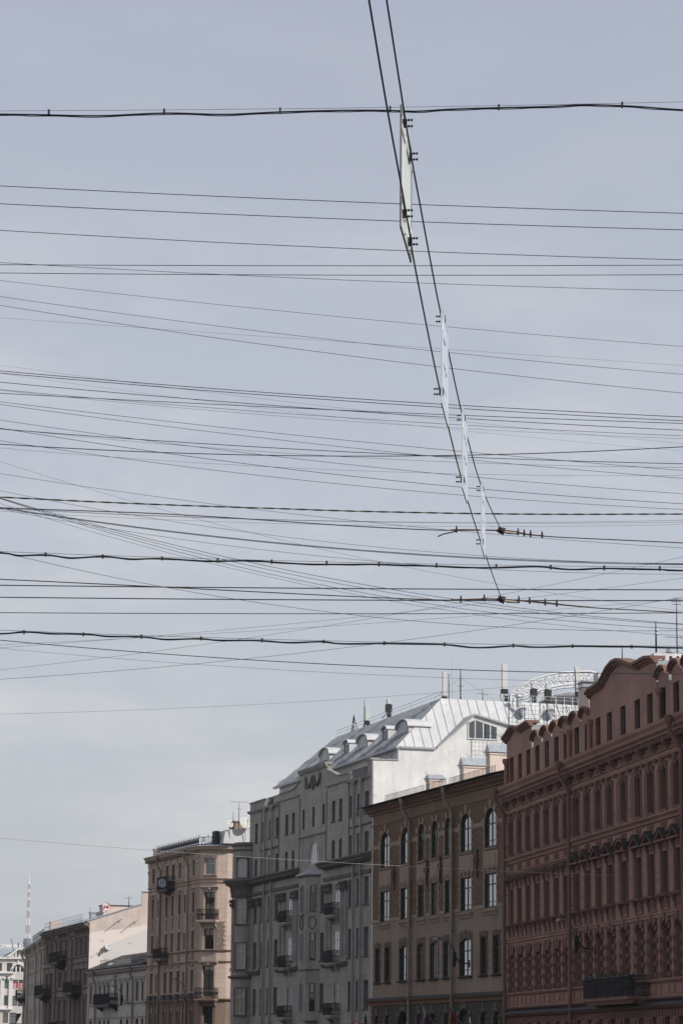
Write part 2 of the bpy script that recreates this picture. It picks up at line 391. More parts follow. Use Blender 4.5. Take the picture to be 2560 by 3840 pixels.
def inst(key, maker, name, m, parent, loc, rz=0.0):
    """a part placed from a shared mesh; maker fills an MB"""
    if key not in DC:
        b = MB(); maker(b); DC[key] = b.mesh(name, m)
    o = link(bpy.data.objects.new(name, DC[key]), parent); o.location = loc; o.rotation_euler = (0,0,rz); return o
def downpipe(parent, u, ztop, zbot, m, over=0.6, r=0.075, drop=1.6, name='downpipe', y=0.16):
    b = MB()
    if over > 0.25:
        b.lathe([(r*1.9, 0.0), (r*1.9, -0.22), (r*1.05, -0.5)], 8, (u, over, ztop))
        b.tube([(u, over, ztop-0.45), (u, over, ztop-0.75), (u, y, ztop-0.75-drop*0.55), (u, y, ztop-drop-0.4), (u, y, zbot)], r, 8)
        zs = ztop-drop-0.5
    else:
        b.lathe([(r*1.9, 0.0), (r*1.9, -0.22), (r*1.05, -0.4)], 8, (u, y, ztop)); b.tube([(u, y, ztop-0.35), (u, y, zbot)], r, 8); zs = ztop-1
    z = zs
    while z > zbot+0.3:
        b.lathe([(r*1.18, -0.04), (r*1.18, 0.04)], 8, (u, y, z)); b.box(u-0.02, u+0.02, 0, y, z-0.02, z+0.02); z -= 1.55
    return b.build(name, m, parent)
def balcony(parent, u0, u1, z, depth, m_slab, h=0.95, bulge=0.0, name='balcony', filled=False, pitch=0.13, scroll=True, y0=0.0, bowl=0.0):
    """slab part with a railing sub-part"""
    s = MB(); s.box(u0, u1, y0, y0+depth, z-0.16, z); s.box(u0+0.08, u1-0.08, y0, y0+depth-0.1, z-0.26, z-0.16)
    if bowl:
        um = (u0+u1)/2; prof = [(0.05,-bowl),(0.35,-bowl*0.85),(0.75,-bowl*0.45),(1.0,-0.26)]
        pts = []
        for k in range(4):
            f, zz = prof[k]
            nx = 8
            for i in range(nx+1):
                a = math.pi*i/nx; pts.append((um + math.cos(a)*f*(u1-u0)/2, y0 + math.sin(a)*f*depth, z+zz))
        fs = [(k*9+i, k*9+i+1, (k+1)*9+i+1, (k+1)*9+i) for k in range(3) for i in range(8)]
        s.add(pts, fs, True)
    else:
        for q in (u0+0.3, u1-0.3): s.prismx([(y0, z-0.26), (y0+depth*0.75, z-0.26), (y0+depth*0.3, z-0.5), (y0, z-0.75)], q-0.07, q+0.07)
    o = s.build(name, m_slab, parent)
    r = MB(); e = 0.04
    path = [(u0+e, y0), (u0+e, y0+depth-e), (u1-e, y0+depth-e), (u1-e, y0)]
    for zz, rr in ((z+h, 0.03), (z+h*0.82, 0.014), (z+0.06, 0.02), (z+h*0.2, 0.012)):
        r.tube([(p[0], p[1], zz) for p in path], rr, 4, False)
    for i in range(3):
        a, b = Vector(path[i]), Vector(path[i+1]); n = max(2, int((b-a).length/pitch))
        for k in range(n+1):
            p = a.lerp(b, k/n); bu = bulge*math.sin(0.5)
            r.tube([(p.x, p.y, z+0.03), (p.x, p.y+bulge*0.8, z+h*0.3), (p.x, p.y, z+h)], 0.017 if k % 6 else 0.03, 3, False)
            if scroll and k < n:
                q = a.lerp(b, (k+0.5)/n); r.tube([(q.x, q.y, z+h*0.35), (q.x, q.y, z+h*0.65)], 0.030, 4, False)
    if filled: r.box(u0+0.08, u1-0.08, y0+depth-0.075, y0+depth-0.06, z+0.1, z+h*0.8)
    r.build('railing', M['iron'], o)
    return o
def body(parent, pts, z0, z1, m, name='rear_wall'):
    return MB().prismz(pts, z0, z1).build(name, m, parent)
def facade(name, org, d, label, cat='building'):
    o = empty(name, (org[0], org[1], 0), math.atan2(d[1], d[0])); tag(o, label, cat); return o

# ================================================================ SETTING
def struct(name, bld, m):
    return tag(bld.build(name, m), kind='structure')
g = MB(); g.add([(-3000,-600,0),(3000,-600,0),(3000,6400,0),(-3000,6400,0)], [(0,1,2,3)]); struct('ground', g, M['asphalt'])

def V2(o, d, u, y): return (o[0]+d[0]*u-d[1]*y, o[1]+d[1]*u+d[0]*y)
OD = {'red': ((10.81,175.0),(-0.1702,0.9854)), 'brown': ((10.81,175.0),(-0.3090,0.9511)), 'grey': ((2.44,200.77),(-0.2974,0.9548)),
      'beige': ((-9.43,238.87),(-0.3420,0.9397)), 'low': ((-18.62,264.14),(-0.3090,0.9511)), 'mauve': ((-26.55,288.53),(-0.2756,0.9613)), 'cream': ((-34.06,314.72),(-0.1736,0.9848))}
# pavement along the facades and the river beyond its kerb
def quay(name, off0, off1, z, m, thick=0.02):
    near, far = [], []
    seq = [('red',-60),('red',0),('grey',0),('beige',0),('low',0),('mauve',0),('cream',0),('cream',60)]
    pts = []
    for k, u in seq:
        o, d = OD[k]; pts.append((V2(o,d,u,off0), V2(o,d,u,off1)))
    b = MB()
    for i in range(len(pts)-1):
        q = [pts[i][0], pts[i+1][0], pts[i+1][1], pts[i][1]]
        b.prismz(q, z-thick, z)
    return struct(name, b, m)
quay('pavement', -1.0, 3.2, 0.13, M['granite'], 0.13)
quay('river', 16.0, 46.0, 0.012, M['water'], 0.005)

# ================================================================ RED BUILDING
RED = facade('red_building', *OD['red'], 'dark red plaster building with wavy gabled parapet, nearest at the right edge')
cols = [-2.15,-4.4,-6.65,-9.0,-11.4,-13.75,-16.0,-18.55,-20.9,-23.3,-25.7,-28.5,-31.35,-33.75,-36.15,-38.55,-40.9,-43.3]
UN = -46.0; RE = -0.8
par = [(RE,22.40),(-1.5,22.5),(-2.15,22.70),(-3.0,22.84),(-3.8,22.78),(-4.64,22.56),(-5.6,22.6),(-6.9,22.66),(-7.55,22.66),(-7.55,21.0)]
def crest(uc, top=21.9, half=0.97):
    n = 8; pts = [(uc+half, 21.0)]
    for i in range(n+1):
        a = math.pi*i/n; pts.append((uc+half*math.cos(a)*0.98, top-0.42+0.42*math.sin(a)))
    pts.append((uc-half, 21.0)); return pts
crests = [-9.0,-11.4,-13.75,-16.0,-18.4,-20.55]
for c in crests: par += crest(c, 21.9, 0.97 if c > -20 else 0.85)
big = [(-21.5,21.0),(-21.5,22.55),(-22.3,22.74),(-23.9,22.76),(-24.6,22.86),(-25.3,23.12),(-26.1,23.42),(-27.2,23.62),(-28.3,23.60),(-29.7,23.30),(-30.7,23.02),(-31.5,22.87),(-32.6,22.9),(-33.8,22.92),(-35.1,22.75),(-35.1,21.2)]
par += big
crests2 = [-36.3,-38.75,-41.1,-43.5]
for c in crests2: par += crest(c, 22.1)
par += [(UN,21.0)]
# attic storey
out_a = [(UN,18.7)] + [(RE,18.7)] + par
def clean(pts):
    r = []
    for p in pts:
        if not r or (abs(p[0]-r[-1][0]) > 1e-4 or abs(p[1]-r[-1][1]) > 1e-4): r.append(p)
    return r
holes = [rect(c, 1.05, 19.28, 20.98) for c in cols]
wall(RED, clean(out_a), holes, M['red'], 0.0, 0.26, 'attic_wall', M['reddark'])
for c in cols: window(RED, c, 19.28, 1.05, 1.70, 0, -0.26, 'framed', 'glassd', 'cross')
def coping(path, y0=-0.5, y1=0.34, m='reddark'):
    b = MB(); b.strip([(x, z+0.10) for x, z in path], y0, y1, 0.16); b.strip([(x, z-0.061) for x, z in path], -0.1, y1*0.62, 0.13); b.strip([(x, z-0.192) for x, z in path], -0.1, y1*0.3, 0.10)
    return b.build('parapet_coping', M[m], RED)
coping([(RE+0.25,22.3)] + par[:9]); coping(big[1:-1])
for c in crests + crests2:
    hw = 0.97 if c != -20.55 else 0.85; tp = 21.9 if c in crests else 22.1
    arc = [(c+hw*1.04*math.cos(math.pi*i/8), tp-0.42+0.44*math.sin(math.pi*i/8)) for i in range(9)]
    b = MB(); b.strip([(x, z+0.05) for x, z in arc], -0.05, 0.26, 0.12); b.strip([(x, z-0.08) for x, z in arc], -0.05, 0.14, 0.09)
    b.build('crest_hood', M['reddark'], RED)
    b = MB(); pts = [(x*1.0, z) for x, z in arc]; b.prism([(c-hw*0.99, 21.0)] + [(c+(x-c)*0.985, z-0.03) for x, z in reversed(arc)] + [(c+hw*0.99, 21.0)], -1.6, -0.004)
    b.build('crest_roof', M['galv'], RED)
# body and roofs behind
b = MB(); b.prismz([(RE,-0.3),(UN,-0.3),(UN,-15),(RE,-15)], 0.0, 20.6); b.build('rear_wall', M['red'], RED)
b = MB(); b.prismx([(-0.3,20.6),(-15.3,20.6),(-15.3,20.9),(-6,22.6),(-1.0,20.9)], UN, RE-0.02); b.build('roof', M['whitemetal'], RED)
b = MB()
for u0, u1, pts in ((-7.4,RE-0.02,[(RE-0.02,22.3),(-2.2,22.6),(-3.4,22.7),(-4.64,22.45),(-7.4,22.5)]), (-35.0,-21.6,[(-21.6,22.5),(-24.2,22.7),(-26.1,23.32),(-27.2,23.5),(-28.3,23.48),(-31.5,22.8),(-33.8,22.8),(-35.0,22.65)])):
    b.prism([(u0,21.02),(u1,21.02)] + pts, -5.5, -0.03)
b.build('gable_roof', M['roofgrey'], RED)
# upper cornice with dentils and brackets
b = MB()
b.prismx([(0,18.35),(0.42,18.35),(0.42,18.45),(0.62,18.55),(0.66,18.70),(0.80,18.86),(0.84,19.02),(0.80,19.04),(0.0,19.26)], UN, RE+0.1)
b.prismx([(0,17.62),(0.10,17.62),(0.16,17.72),(0.0,17.80)], UN, RE)
b.prismx([(0,17.28),(0.14,17.30),(0.20,17.45),(0.20,17.52),(0.0,17.58)], UN, RE)
b.build('cornice', M['red'], RED)
b = MB(); u = RE-0.02
while u > UN: b.box(u-0.17, u, 0.0, 0.36, 18.08, 18.34); u -= 0.34
b.build('dentils', M['reddark'], RED)
def m_br(b):
    b.prismx([(0,17.2),(0.10,17.2),(0.16,17.34),(0.14,17.62),(0.30,17.80),(0.46,17.95),(0.46,18.07),(0,18.07)], -0.15, 0.15)
    b.prismx([(0.10,17.1),(0.20,17.18),(0.20,17.34),(0.12,17.40)], -0.10, 0.10)
mids = [RE-0.36] + [(cols[i]+cols[i+1])/2 for i in range(len(cols)-1)]
for u in mids: inst('redbr', m_br, 'bracket', M['reddark'], RED, (u,0,0))
def m_fp(b):
    b.box(-0.62,0.62,0,0.05,17.72,18.02); b.box(-0.55,0.55,0.05,0.08,17.78,17.97)
for u in cols: inst('redfp', m_fp, 'frieze_panel', M['reddark'], RED, (u,0,0))
# main wall, three storeys
RZ = dict(f4=(14.62,16.72), f3=(10.28,12.45), f2=(5.93,8.55))
holes = []
for c in cols:
    holes.append(rect(c, 1.05, *RZ['f4'])); holes.append(rect(c, 1.08, *RZ['f3']))
    if c > -16.5: holes.append(rect(c, 1.05, 5.93, 8.23))
    else: holes.append(arch(c, 1.15, 5.93, 8.85, 0.5, 8))
    holes.append(rect(c, 1.0, 1.4, 3.97))
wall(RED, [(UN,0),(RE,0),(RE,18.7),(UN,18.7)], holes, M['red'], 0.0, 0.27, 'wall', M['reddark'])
for c in cols:
    window(RED, c, 14.62, 1.05, 2.10, 0, -0.27, 'framed', 'glassd', 'cross')
    window(RED, c, 10.28, 1.08, 2.17, 0, -0.27, 'framed', 'glassd', 'cross')
    if c > -16.5: window(RED, c, 5.93, 1.05, 2.30, 0, -0.27, 'framed', 'glassd', 'cross')
    else: window(RED, c, 5.93, 1.15, 2.92, 0.5, -0.27, 'framed', 'glassd', 'cross')
    window(RED, c, 1.4, 1.0, 2.57, 0, -0.27, 'framed', 'glassd', 'cross')
# floor 4 surrounds: jamb mouldings and keystone console; raised pier panels between
def m_s4(b):
    for s in (-1,1): b.box(s*0.60-0.06, s*0.60+0.06, 0, 0.07, 14.55, 17.0)
    b.box(-0.68,0.68,0,0.10,16.86,17.0); b.box(-0.72,0.72,0,0.14,17.0,17.06)
    b.prismx([(0,16.72),(0.12,16.74),(0.18,16.9),(0.24,17.1),(0.24,17.26),(0,17.26)], -0.13, 0.13)
    b.box(-0.70,0.70,0,0.16,14.50,14.60)
for c in cols: inst('rs4', m_s4, 'window_surround', M['reddark'], RED, (c,0,0))
def m_p4(b):
    b.box(-0.33,0.33,0,0.06,14.72,16.95); b.box(-0.22,0.22,0.06,0.10,14.86,16.78); b.box(-0.05,0.05,0.10,0.16,15.1,15.22)
for u in mids: inst('rp4', m_p4, 'pier_panel', M['red'], RED, (u,0,0))
# string course and meander frieze
b = MB(); b.prismx([(0,14.02),(0.12,14.06),(0.16,14.2),(0.30,14.3),(0.33,14.42),(0,14.5)], UN, RE)
b.build('string_course', M['red'], RED); b = MB(); b.prismx([(0,13.42),(0.08,13.44),(0.12,13.52),(0,13.56)], UN, RE)
b.build('string_course', M['red'], RED)
def m_me(b):
    b.box(-0.40,0.40,0,0.03,13.60,13.97)
    for k in (-0.34,-0.17,0,0.17,0.34): b.box(k-0.03,k+0.03,0.03,0.06,13.63,13.94)
    for z in (13.64,13.78,13.91): b.box(-0.36,0.36,0.03,0.055,z-0.018,z+0.018)
def m_pl(b): b.box(-0.5,0.5,0,0.05,13.64,13.94)
for c in cols: inst('rme', m_me, 'frieze_panel', M['reddark'], RED, (c,0,0))
for c in mids: inst('rpl', m_pl, 'pier_panel', M['red'], RED, (c,0,0))
# floor 3 heads: flat hoods on the far wing, pediments on the near wing
def m_hood(b):
    b.prismx([(0,12.92),(0.22,12.95),(0.40,13.08),(0.42,13.16),(0,13.30)], -0.86, 0.86); b.m = 1
    b.prismx([(0,13.302),(0.46,13.165),(0.46,13.19),(0,13.36)], -0.9, 0.9); b.m = 0
    for s in (-1,1): b.prismx([(0,12.5),(0.10,12.52),(0.22,12.8),(0.22,12.91),(0,12.91)], s*0.66-0.09, s*0.66+0.09)
    b.box(-0.5,0.5,0,0.05,12.58,12.84)
def m_ped(b):
    b.box(-0.98,0.98,0,0.36,12.92,13.02); b.prism([(-0.86,13.02),(0.86,13.02),(0,13.50)], 0, 0.06)
    for s in (-1,1):
        b.prism([(s*0.98,13.02),(0,13.62),(0,13.47),(s*0.74,13.02)], 0.0, 0.36)
    b.m = 1
    for s in (-1,1): b.prism([(s*1.03,13.03),(0,13.655),(0,13.625),(s*0.985,13.02)], -0.0, 0.42)
    b.m = 0
    for s in (-1,1): b.prismx([(0,12.5),(0.10,12.52),(0.24,12.8),(0.24,12.91),(0,12.91)], s*0.68-0.09, s*0.68+0.09)
    b.box(-0.5,0.5,0,0.05,12.58,12.84)
def m_arc(b):
    b.box(-0.98,0.98,0,0.36,12.92,13.02)
    o = [(0.98*math.cos(math.pi*i/10), 13.02+0.64*math.sin(math.pi*i/10)) for i in range(11)]
    b.strip(o, 0.0, 0.36, 0.15); b.m = 1; b.strip([(x*1.04, z+0.035) for x, z in o], 0.0, 0.42, 0.03); b.m = 0
    b.prism([(x*0.7, 13.02+(z-13.02)*0.6) for x, z in o], 0, 0.08)
    for s in (-1,1): b.prismx([(0,12.5),(0.10,12.52),(0.24,12.8),(0.24,12.91),(0,12.91)], s*0.68-0.09, s*0.68+0.09)
for c in cols:
    mk, nm = (m_hood, 'window_hood') if c > -16.5 else ((m_arc, 'pediment') if abs(c+28.5) < 0.1 else (m_ped, 'pediment'))
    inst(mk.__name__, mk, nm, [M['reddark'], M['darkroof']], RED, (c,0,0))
def m_s3(b):
    for s in (-1,1): b.box(s*0.63-0.05, s*0.63+0.05, 0, 0.08, 10.26, 12.5)
    b.prismx([(0,10.02),(0.26,10.08),(0.32,10.16),(0.32,10.22),(0,10.26)], -0.85, 0.85)
    for s in (-1,1): b.prismx([(0,9.42),(0.06,9.42),(0.12,9.7),(0.24,9.95),(0.24,10.02),(0,10.02)], s*0.62-0.10, s*0.62+0.10)
    b.box(-0.44,0.44,0,0.05,9.58,9.96); b.box(-0.8,0.8,0,0.06,9.36,9.44)
for c in cols: inst('rs3', m_s3, 'window_surround', M['reddark'], RED, (c,0,0))
def m_ru(b):
    z = 10.3; k = 0
    while z < 12.7:
        h = 0.34 if k % 2 else 0.20
        b.box(-0.42,0.42,0,0.07,z,z+h-0.03); z += h; k += 1
    b.box(-0.40,0.40,0,0.03,10.3,z-0.04)
for u in mids: inst('rru', m_ru, 'pier_rustication', M['red'], RED, (u,0,0))
b = MB(); b.box(UN,RE,0,0.10,9.06,9.16); b.box(UN,RE,0,0.08,9.161,9.239); b.box(UN,RE,0,0.14,9.24,9.32)
b.build('string_course', M['red'], RED); MB().box(-16.6,RE,0,0.07,8.86,8.92).build('string_course', M['red'], RED)
# floor 2: bossed quoins beside the windows and fan voussoirs above
def bosses(b, zt, half, cr):
    z = 5.98; k = 0
    while z < zt:
        for s in (-1,1):
            x0 = s*(half+0.02)
            if k % 2 == 0:
                b.prism([(x0, z), (x0+s*0.32, z), (x0+s*0.32, z+0.27), (x0, z+0.27)], 0, 0.10)
                b.prism([(x0+s*0.03, z+0.03), (x0+s*0.29, z+0.03), (x0+s*0.29, z+0.24), (x0+s*0.03, z+0.24)], 0.10, 0.17)
            else: b.prism([(x0, z+0.01), (x0+s*0.20, z+0.01), (x0+s*0.20, z+0.29), (x0, z+0.29)], 0, 0.04)
        z += 0.30; k += 1
def m_b2a(b):
    bosses(b, 8.1, 0.53, 0)
    for k in range(-2,3):
        x = k*0.27; b.prism([(x*0.85-0.10,8.26),(x*0.85+0.10,8.26),(x*1.35+0.13,8.80-abs(k)*0.03),(x*1.35-0.13,8.80-abs(k)*0.03)], 0, 0.14 if k % 2 == 0 else 0.10)
def m_b2b(b):
    bosses(b, 8.3, 0.58, 1)
    for k in range(-3,4):
        a = k*R(24); r0, r1 = 0.62, 1.02 if k % 2 == 0 else 0.9
        c0 = 8.36; p = []
        for (r, da) in ((r0,-R(10)),(r0,R(10)),(r1,R(10)),(r1,-R(10))):
            an = a+da; p.append((r*math.sin(an), c0+r*math.cos(an)*0.92 - (0.06 if r < 0.7 else 0)))
        b.prism(p, 0, 0.16 if k % 2 == 0 else 0.11)
for c in cols: inst('a' if c > -16.5 else 'b', m_b2a if c > -16.5 else m_b2b, 'rusticated_surround', M['reddark'], RED, (c,0,0))
def m_p2(b):
    z = 6.0; k = 0
    while z < 8.6: b.box(-0.22,0.22,0,0.06,z+0.30,z+0.56); z += 0.60
    b.box(-0.2,0.2,0,0.025,6.0,z)
for u in mids: inst('rp2', m_p2, 'pier_rustication', M['red'], RED, (u,0,0))
# ledge, panel band, dark sheet ledge and ground floor rustication
b = MB(); b.prismx([(0,5.72),(0.12,5.74),(0.20,5.84),(0.20,5.88),(0,5.92)], UN, RE); b.build('string_course', M['red'], RED); b = MB()
b.prismx([(0,4.86),(0.2,4.88),(0.3,4.98),(0,5.06)], UN, RE); b.build('string_course', M['red'], RED)
b = MB(); b.prismx([(0,4.60),(0.48,4.54),(0.48,4.58),(0,4.85)], UN, RE); b.build('ledge_flashing', M['darkroof'], RED)
b = MB(); b.prismx([(0,4.36),(0.3,4.42),(0.42,4.53),(0,4.59)], UN, RE); b.build('ground_cornice', M['reddark'], RED)
def m_pb(b): b.box(-0.5,0.5,0,0.04,5.14,5.62); b.box(-0.42,0.42,0.04,0.07,5.22,5.54)
def m_pc(b): b.box(-0.28,0.28,0,0.06,5.12,5.64); b.box(-0.20,0.20,0.06,0.08,5.2,5.56)
for c in cols: inst('rpb', m_pb, 'frieze_panel', M['red'], RED, (c,0,0))
for c in mids: inst('rpc', m_pc, 'pier_panel', M['red'], RED, (c,0,0))
b = MB(); u = RE
while u > UN:
    b.box(u-0.5, u-0.06, 0, 0.08, 4.0, 4.32); u -= 0.56
z = 1.2
while z < 3.9:
    for c in mids: b.box(c-0.58, c+0.58, 0, 0.09, z, z+0.40)
    z += 0.46
b.build('ground_rustication', M['reddark'], RED)
for u, zt, over in ((-1.35,19.0,0.95),(-17.85,19.0,0.95),(-40.3,19.0,0.95)): downpipe(RED, u, zt, 0.3, M['reddark'], over, 0.12, 1.7, y=0.34)
for u in (-1.25,-17.35,-21.95,-35.95): downpipe(RED, u, 20.95 if u > -20 else 21.0, 19.2, M['red'], 0.1, 0.13, y=0.16)
# long balcony with flower boxes
BO = balcony(RED, -33.1, -24.1, 5.06, 1.25, M['reddark'], h=1.05, pitch=0.14)
b = MB()
u = -33.0
while u < -24.3: b.lathe([(0.13,-0.1),(0.14,0.0),(0.02,0.10)], 8, (u, 1.0, 4.78)); u += 0.3
b.build('balcony_fringe', M['reddark'], RED)
tag(MB().build('x', M['leaf']), None) if False else None
def foliage(b, c, r, n, s, flat=0.6, seed=0):
    rd = random.Random(seed)
    for _ in range(n):
        a, e, q = rd.uniform(0, 2*math.pi), rd.uniform(-1, 1), r*(rd.random()**0.5)
        p = Vector(c) + Vector((math.cos(a)*q, math.sin(a)*q*0.6, e*q*flat))
        d1 = Vector((rd.uniform(-1,1), rd.uniform(-1,1), rd.uniform(-1,1))).normalized()*s; d2 = d1.orthogonal().normalized()*s*0.6
        b.add([p-d1, p+d2, p+d1, p-d2], [(0,1,2,3)])
for i, (u, r, lab) in enumerate(((-24.7,0.45,'flower box with low leafy plants at the far end of the long red building balcony'),(-27.3,0.55,'flower box of sparse trailing plants beside the first'),(-30.0,0.6,'flower box with the tallest pale blossoms on the balcony'),(-32.2,0.5,'dark leafy flower box at the near end of the long balcony'))):
    e = empty('flower_box', (0,0,0)); 
    o, d = OD['red']; x, y = V2(o, d, u, 0.95); e.location = (x, y, 5.06); e.rotation_euler = (0,0,math.atan2(d[1], d[0]))
    tag(e, lab, 'flower box', 'flower boxes on the long balcony')
    b = MB(); b.box(-0.9,0.9,-0.16,0.10,0.62,0.86); b.box(-0.85,0.85,-0.1,0.06,0.0,0.62); b.build('planter', M['iron'], e)
    b = MB(); [foliage(b, (q*0.35, 0, 1.02+0.12*math.sin(q*3+i)), r*0.8, 55, 0.06, 0.6, i*7+q) for q in (-2,-1,0,1,2)]; b.build('plant', M['leaf'], e)
    b = MB(); [foliage(b, (q*0.5, 0, 1.12), r*0.6, 14, 0.045, 0.6, i*9+q) for q in (-1,0,1)]; b.build('blossom', M['flower'], e)

# ================================================================ BROWN BUILDING
BR = facade('brown_building', *OD['brown'], 'brown brick and plaster building with tall arched windows and dark overhanging eave', 'building')
bc = [(23.83,2.0),(19.26,2.0),(15.92,1.35),(13.17,1.35),(10.4,1.38),(7.0,2.07),(2.42,2.1)]
BE = 27.07
fl2 = [(25.38,1.02,0),(23.16,1.08,0),(19.5,1.95,.3),(16.0,1.4,.12),(13.3,1.45,.12),(10.65,1.45,.12),(7.1,2.15,.3),(3.71,1.12,0),(1.39,1.12,0)]
g0 = [(25.5,0.95,4.85),(23.19,0.95,4.85),(19.7,2.4,5.08),(16.3,0.9,4.85),(13.58,1.3,4.9),(10.82,0.9,4.85),(7.4,2.5,5.08),(3.8,1.0,4.85),(1.46,1.0,4.85)]
holes = []
for u, w in bc: holes += [arch(u, w, 15.52, 18.12, w/2, 12), rect(u, w, 11.42, 13.8)]
wall(BR, [(-0.9,11.55),(BE,11.55),(BE,18.75),(-0.9,18.75)], [h if h[0][1] > 12 else [(x, max(z, 11.56)) for x, z in h] for h in holes], M['brick'], 0, 0.15, 'brick_wall', M['stoned'])  # reveals borrow the dark stone colour to put shade into the jambs
h2 = [arch(u, w, 7.2, 9.68, r, 8) if r else rect(u, w, 7.2, 9.68) for u, w, r in fl2]
h3 = [rect(u, w, 11.42, 11.549) for u, w in bc]
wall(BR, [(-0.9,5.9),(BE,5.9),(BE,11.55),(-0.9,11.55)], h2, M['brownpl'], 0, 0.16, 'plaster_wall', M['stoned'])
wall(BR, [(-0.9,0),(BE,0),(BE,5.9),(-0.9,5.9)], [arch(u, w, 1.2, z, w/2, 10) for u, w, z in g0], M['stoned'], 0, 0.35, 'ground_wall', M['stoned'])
for u, w in bc:
    window(BR, u, 15.52, w, 2.60, w/2, -0.15, 'framed', 'glass', 'crossb', thick=0.09)
    window(BR, u, 11.56, w, 2.24, 0, -0.15, 'framed', 'glass', 'crossb', thick=0.09)
for u, w, r in fl2: window(BR, u, 7.2, w, 2.48, r, -0.16, 'framed', 'glass' if w > 1.2 else 'glassd', 'crossb' if w > 1.2 else 'cross', thick=0.08)
for u, w, z in g0: window(BR, u, 1.2, w, z-1.2, w/2, -0.33, 'framed', 'glassd', 'cross', thick=0.09)
b = MB(); b.box(0,BE,0,0.01,18.75,18.752); 
b = MB(); b.add([(-0.9,0.0,18.75),(BE,0.0,18.75),(BE,0.0,19.5),(-0.9,0.0,19.5)],[(0,1,2,3)]); b.box(0,BE,0.0,0.06,18.72,18.80); b.build('frieze', M['frieze'], BR)
b = MB(); b.prismx([(0,19.46),(0.12,19.48),(0.16,19.62),(0.36,19.74),(0.42,19.86),(0.62,19.95),(0.66,20.05),(0,20.08)], -0.9, BE+0.1); b.build('cornice', M['browncor'], BR)
b = MB(); b.prismx([(-0.3,20.30),(1.0,20.09),(1.0,20.13),(-0.3,20.42)], -0.05, BE+0.9)
u = 0.3
while u < BE: b.box(u, u+0.10, 0.1, 0.93, 20.04, 20.11); u += 0.75
b.build('eave', M['darkroof'], BR)
b = MB(); b.add([(-0.05,1.0,20.14),(BE+0.9,1.0,20.14),(BE-0.1,-7,22.1),(0.4,-7,22.1)],[(0,1,2,3)]); b.add([(0.4,-7,22.1),(BE-0.1,-7,22.1),(BE-0.1,-14,20.2),(0.4,-14,20.2)],[(0,1,2,3)])
b.build('roof', M['roofgrey'], BR)
body(BR, [(0.05,-0.36),(BE,-0.36),(BE,-14),(0.05,-14)], 0, 20.2, M['brownpl'])
# quoined surrounds, spring bands, under-window panels
def mk_s(w, top):
    def f(b):
        r = w/2
        z = 15.5; k = 0
        while z < 17.0:
            for s in (-1,1):
                e = 0.30 if k % 2 else 0.14
                b.prism([(s*r, z),(s*(r+e), z),(s*(r+e), z+0.26),(s*r, z+0.26)], 0, 0.05)
            z += 0.27; k += 1
        cz = 18.12-r
        for s in (-1,1): b.box(s*r, s*(r+0.07), 0, 0.03, 15.5, cz)
        b.strip([((r+0.07)*math.cos(math.pi*i/12), cz+(r+0.07)*math.sin(math.pi*i/12)) for i in range(13)], 0, 0.03, 0.07)
        n = 9 if w > 1.6 else 7
        for i in range(n):
            a = math.pi*(i+0.5)/n
            if i % 2 == 0:
                da = math.pi/n*0.40; r0, r1 = r+0.01, r+0.46+(0.12 if i == n//2 else 0)
                b.prism([(r0*math.cos(a-da), cz+r0*math.sin(a-da)),(r1*math.cos(a-da*0.9), cz+r1*math.sin(a-da*0.9)),(r1*math.cos(a+da*0.9), cz+r1*math.sin(a+da*0.9)),(r0*math.cos(a+da), cz+r0*math.sin(a+da))], 0, 0.07)
    return f
def mk_up(w):
    r = w/2
    return lambda b: (b.box(-r-0.32, r+0.32, 0, 0.04, 14.15, 15.30), b.box(-r+0.05, r-0.05, 0.04, 0.075, 14.30, 15.02), b.prismx([(0,15.30),(0.12,15.36),(0.16,15.46),(0,15.50)], -r-0.12, r+0.12))
def mk_sl(w):
    r = w/2
    return lambda b: b.prismx([(0,11.04),(0.06,11.06),(0.10,11.2),(0.20,11.30),(0.22,11.38),(0,11.42)], -r-0.18, r+0.18)
def mk_s3(w):
    def f(b):
        r = w/2; z = 11.6; k = 0
        while z < 13.7:
            for s in (-1,1):
                e = 0.30 if k % 2 else 0.14
                b.prism([(s*r, z),(s*(r+e), z),(s*(r+e), z+0.26),(s*r, z+0.26)], 0, 0.05)
            z += 0.27; k += 1
        for s in (-1,1): b.box(s*r, s*(r+0.07), 0, 0.03, 11.5, 13.8)
        b.box(-r-0.07, r+0.07, 0, 0.03, 13.80, 13.87)
        n = 7
        for i in range(n):
            if i % 2 == 0:
                x = (i-(n-1)/2)/(n-1)*w*1.05; b.prism([(x*0.95-0.08,13.82),(x*0.95+0.08,13.82),(x*1.22+0.12,14.28),(x*1.22-0.12,14.28)], 0, 0.07)
    return f
for u, w in bc:
    inst(('bs', w), mk_s(w, 0), 'window_surround', M['quoin'], BR, (u,0,0)); inst(('bs3', w), mk_s3(w), 'window_surround', M['quoin'], BR, (u,0,0)); inst(('bup', w), mk_up(w), 'apron_panel', M['quoin'], BR, (u,0,0)); inst(('bsl', w), mk_sl(w), 'window_sill', M['quoin'], BR, (u,0,0))
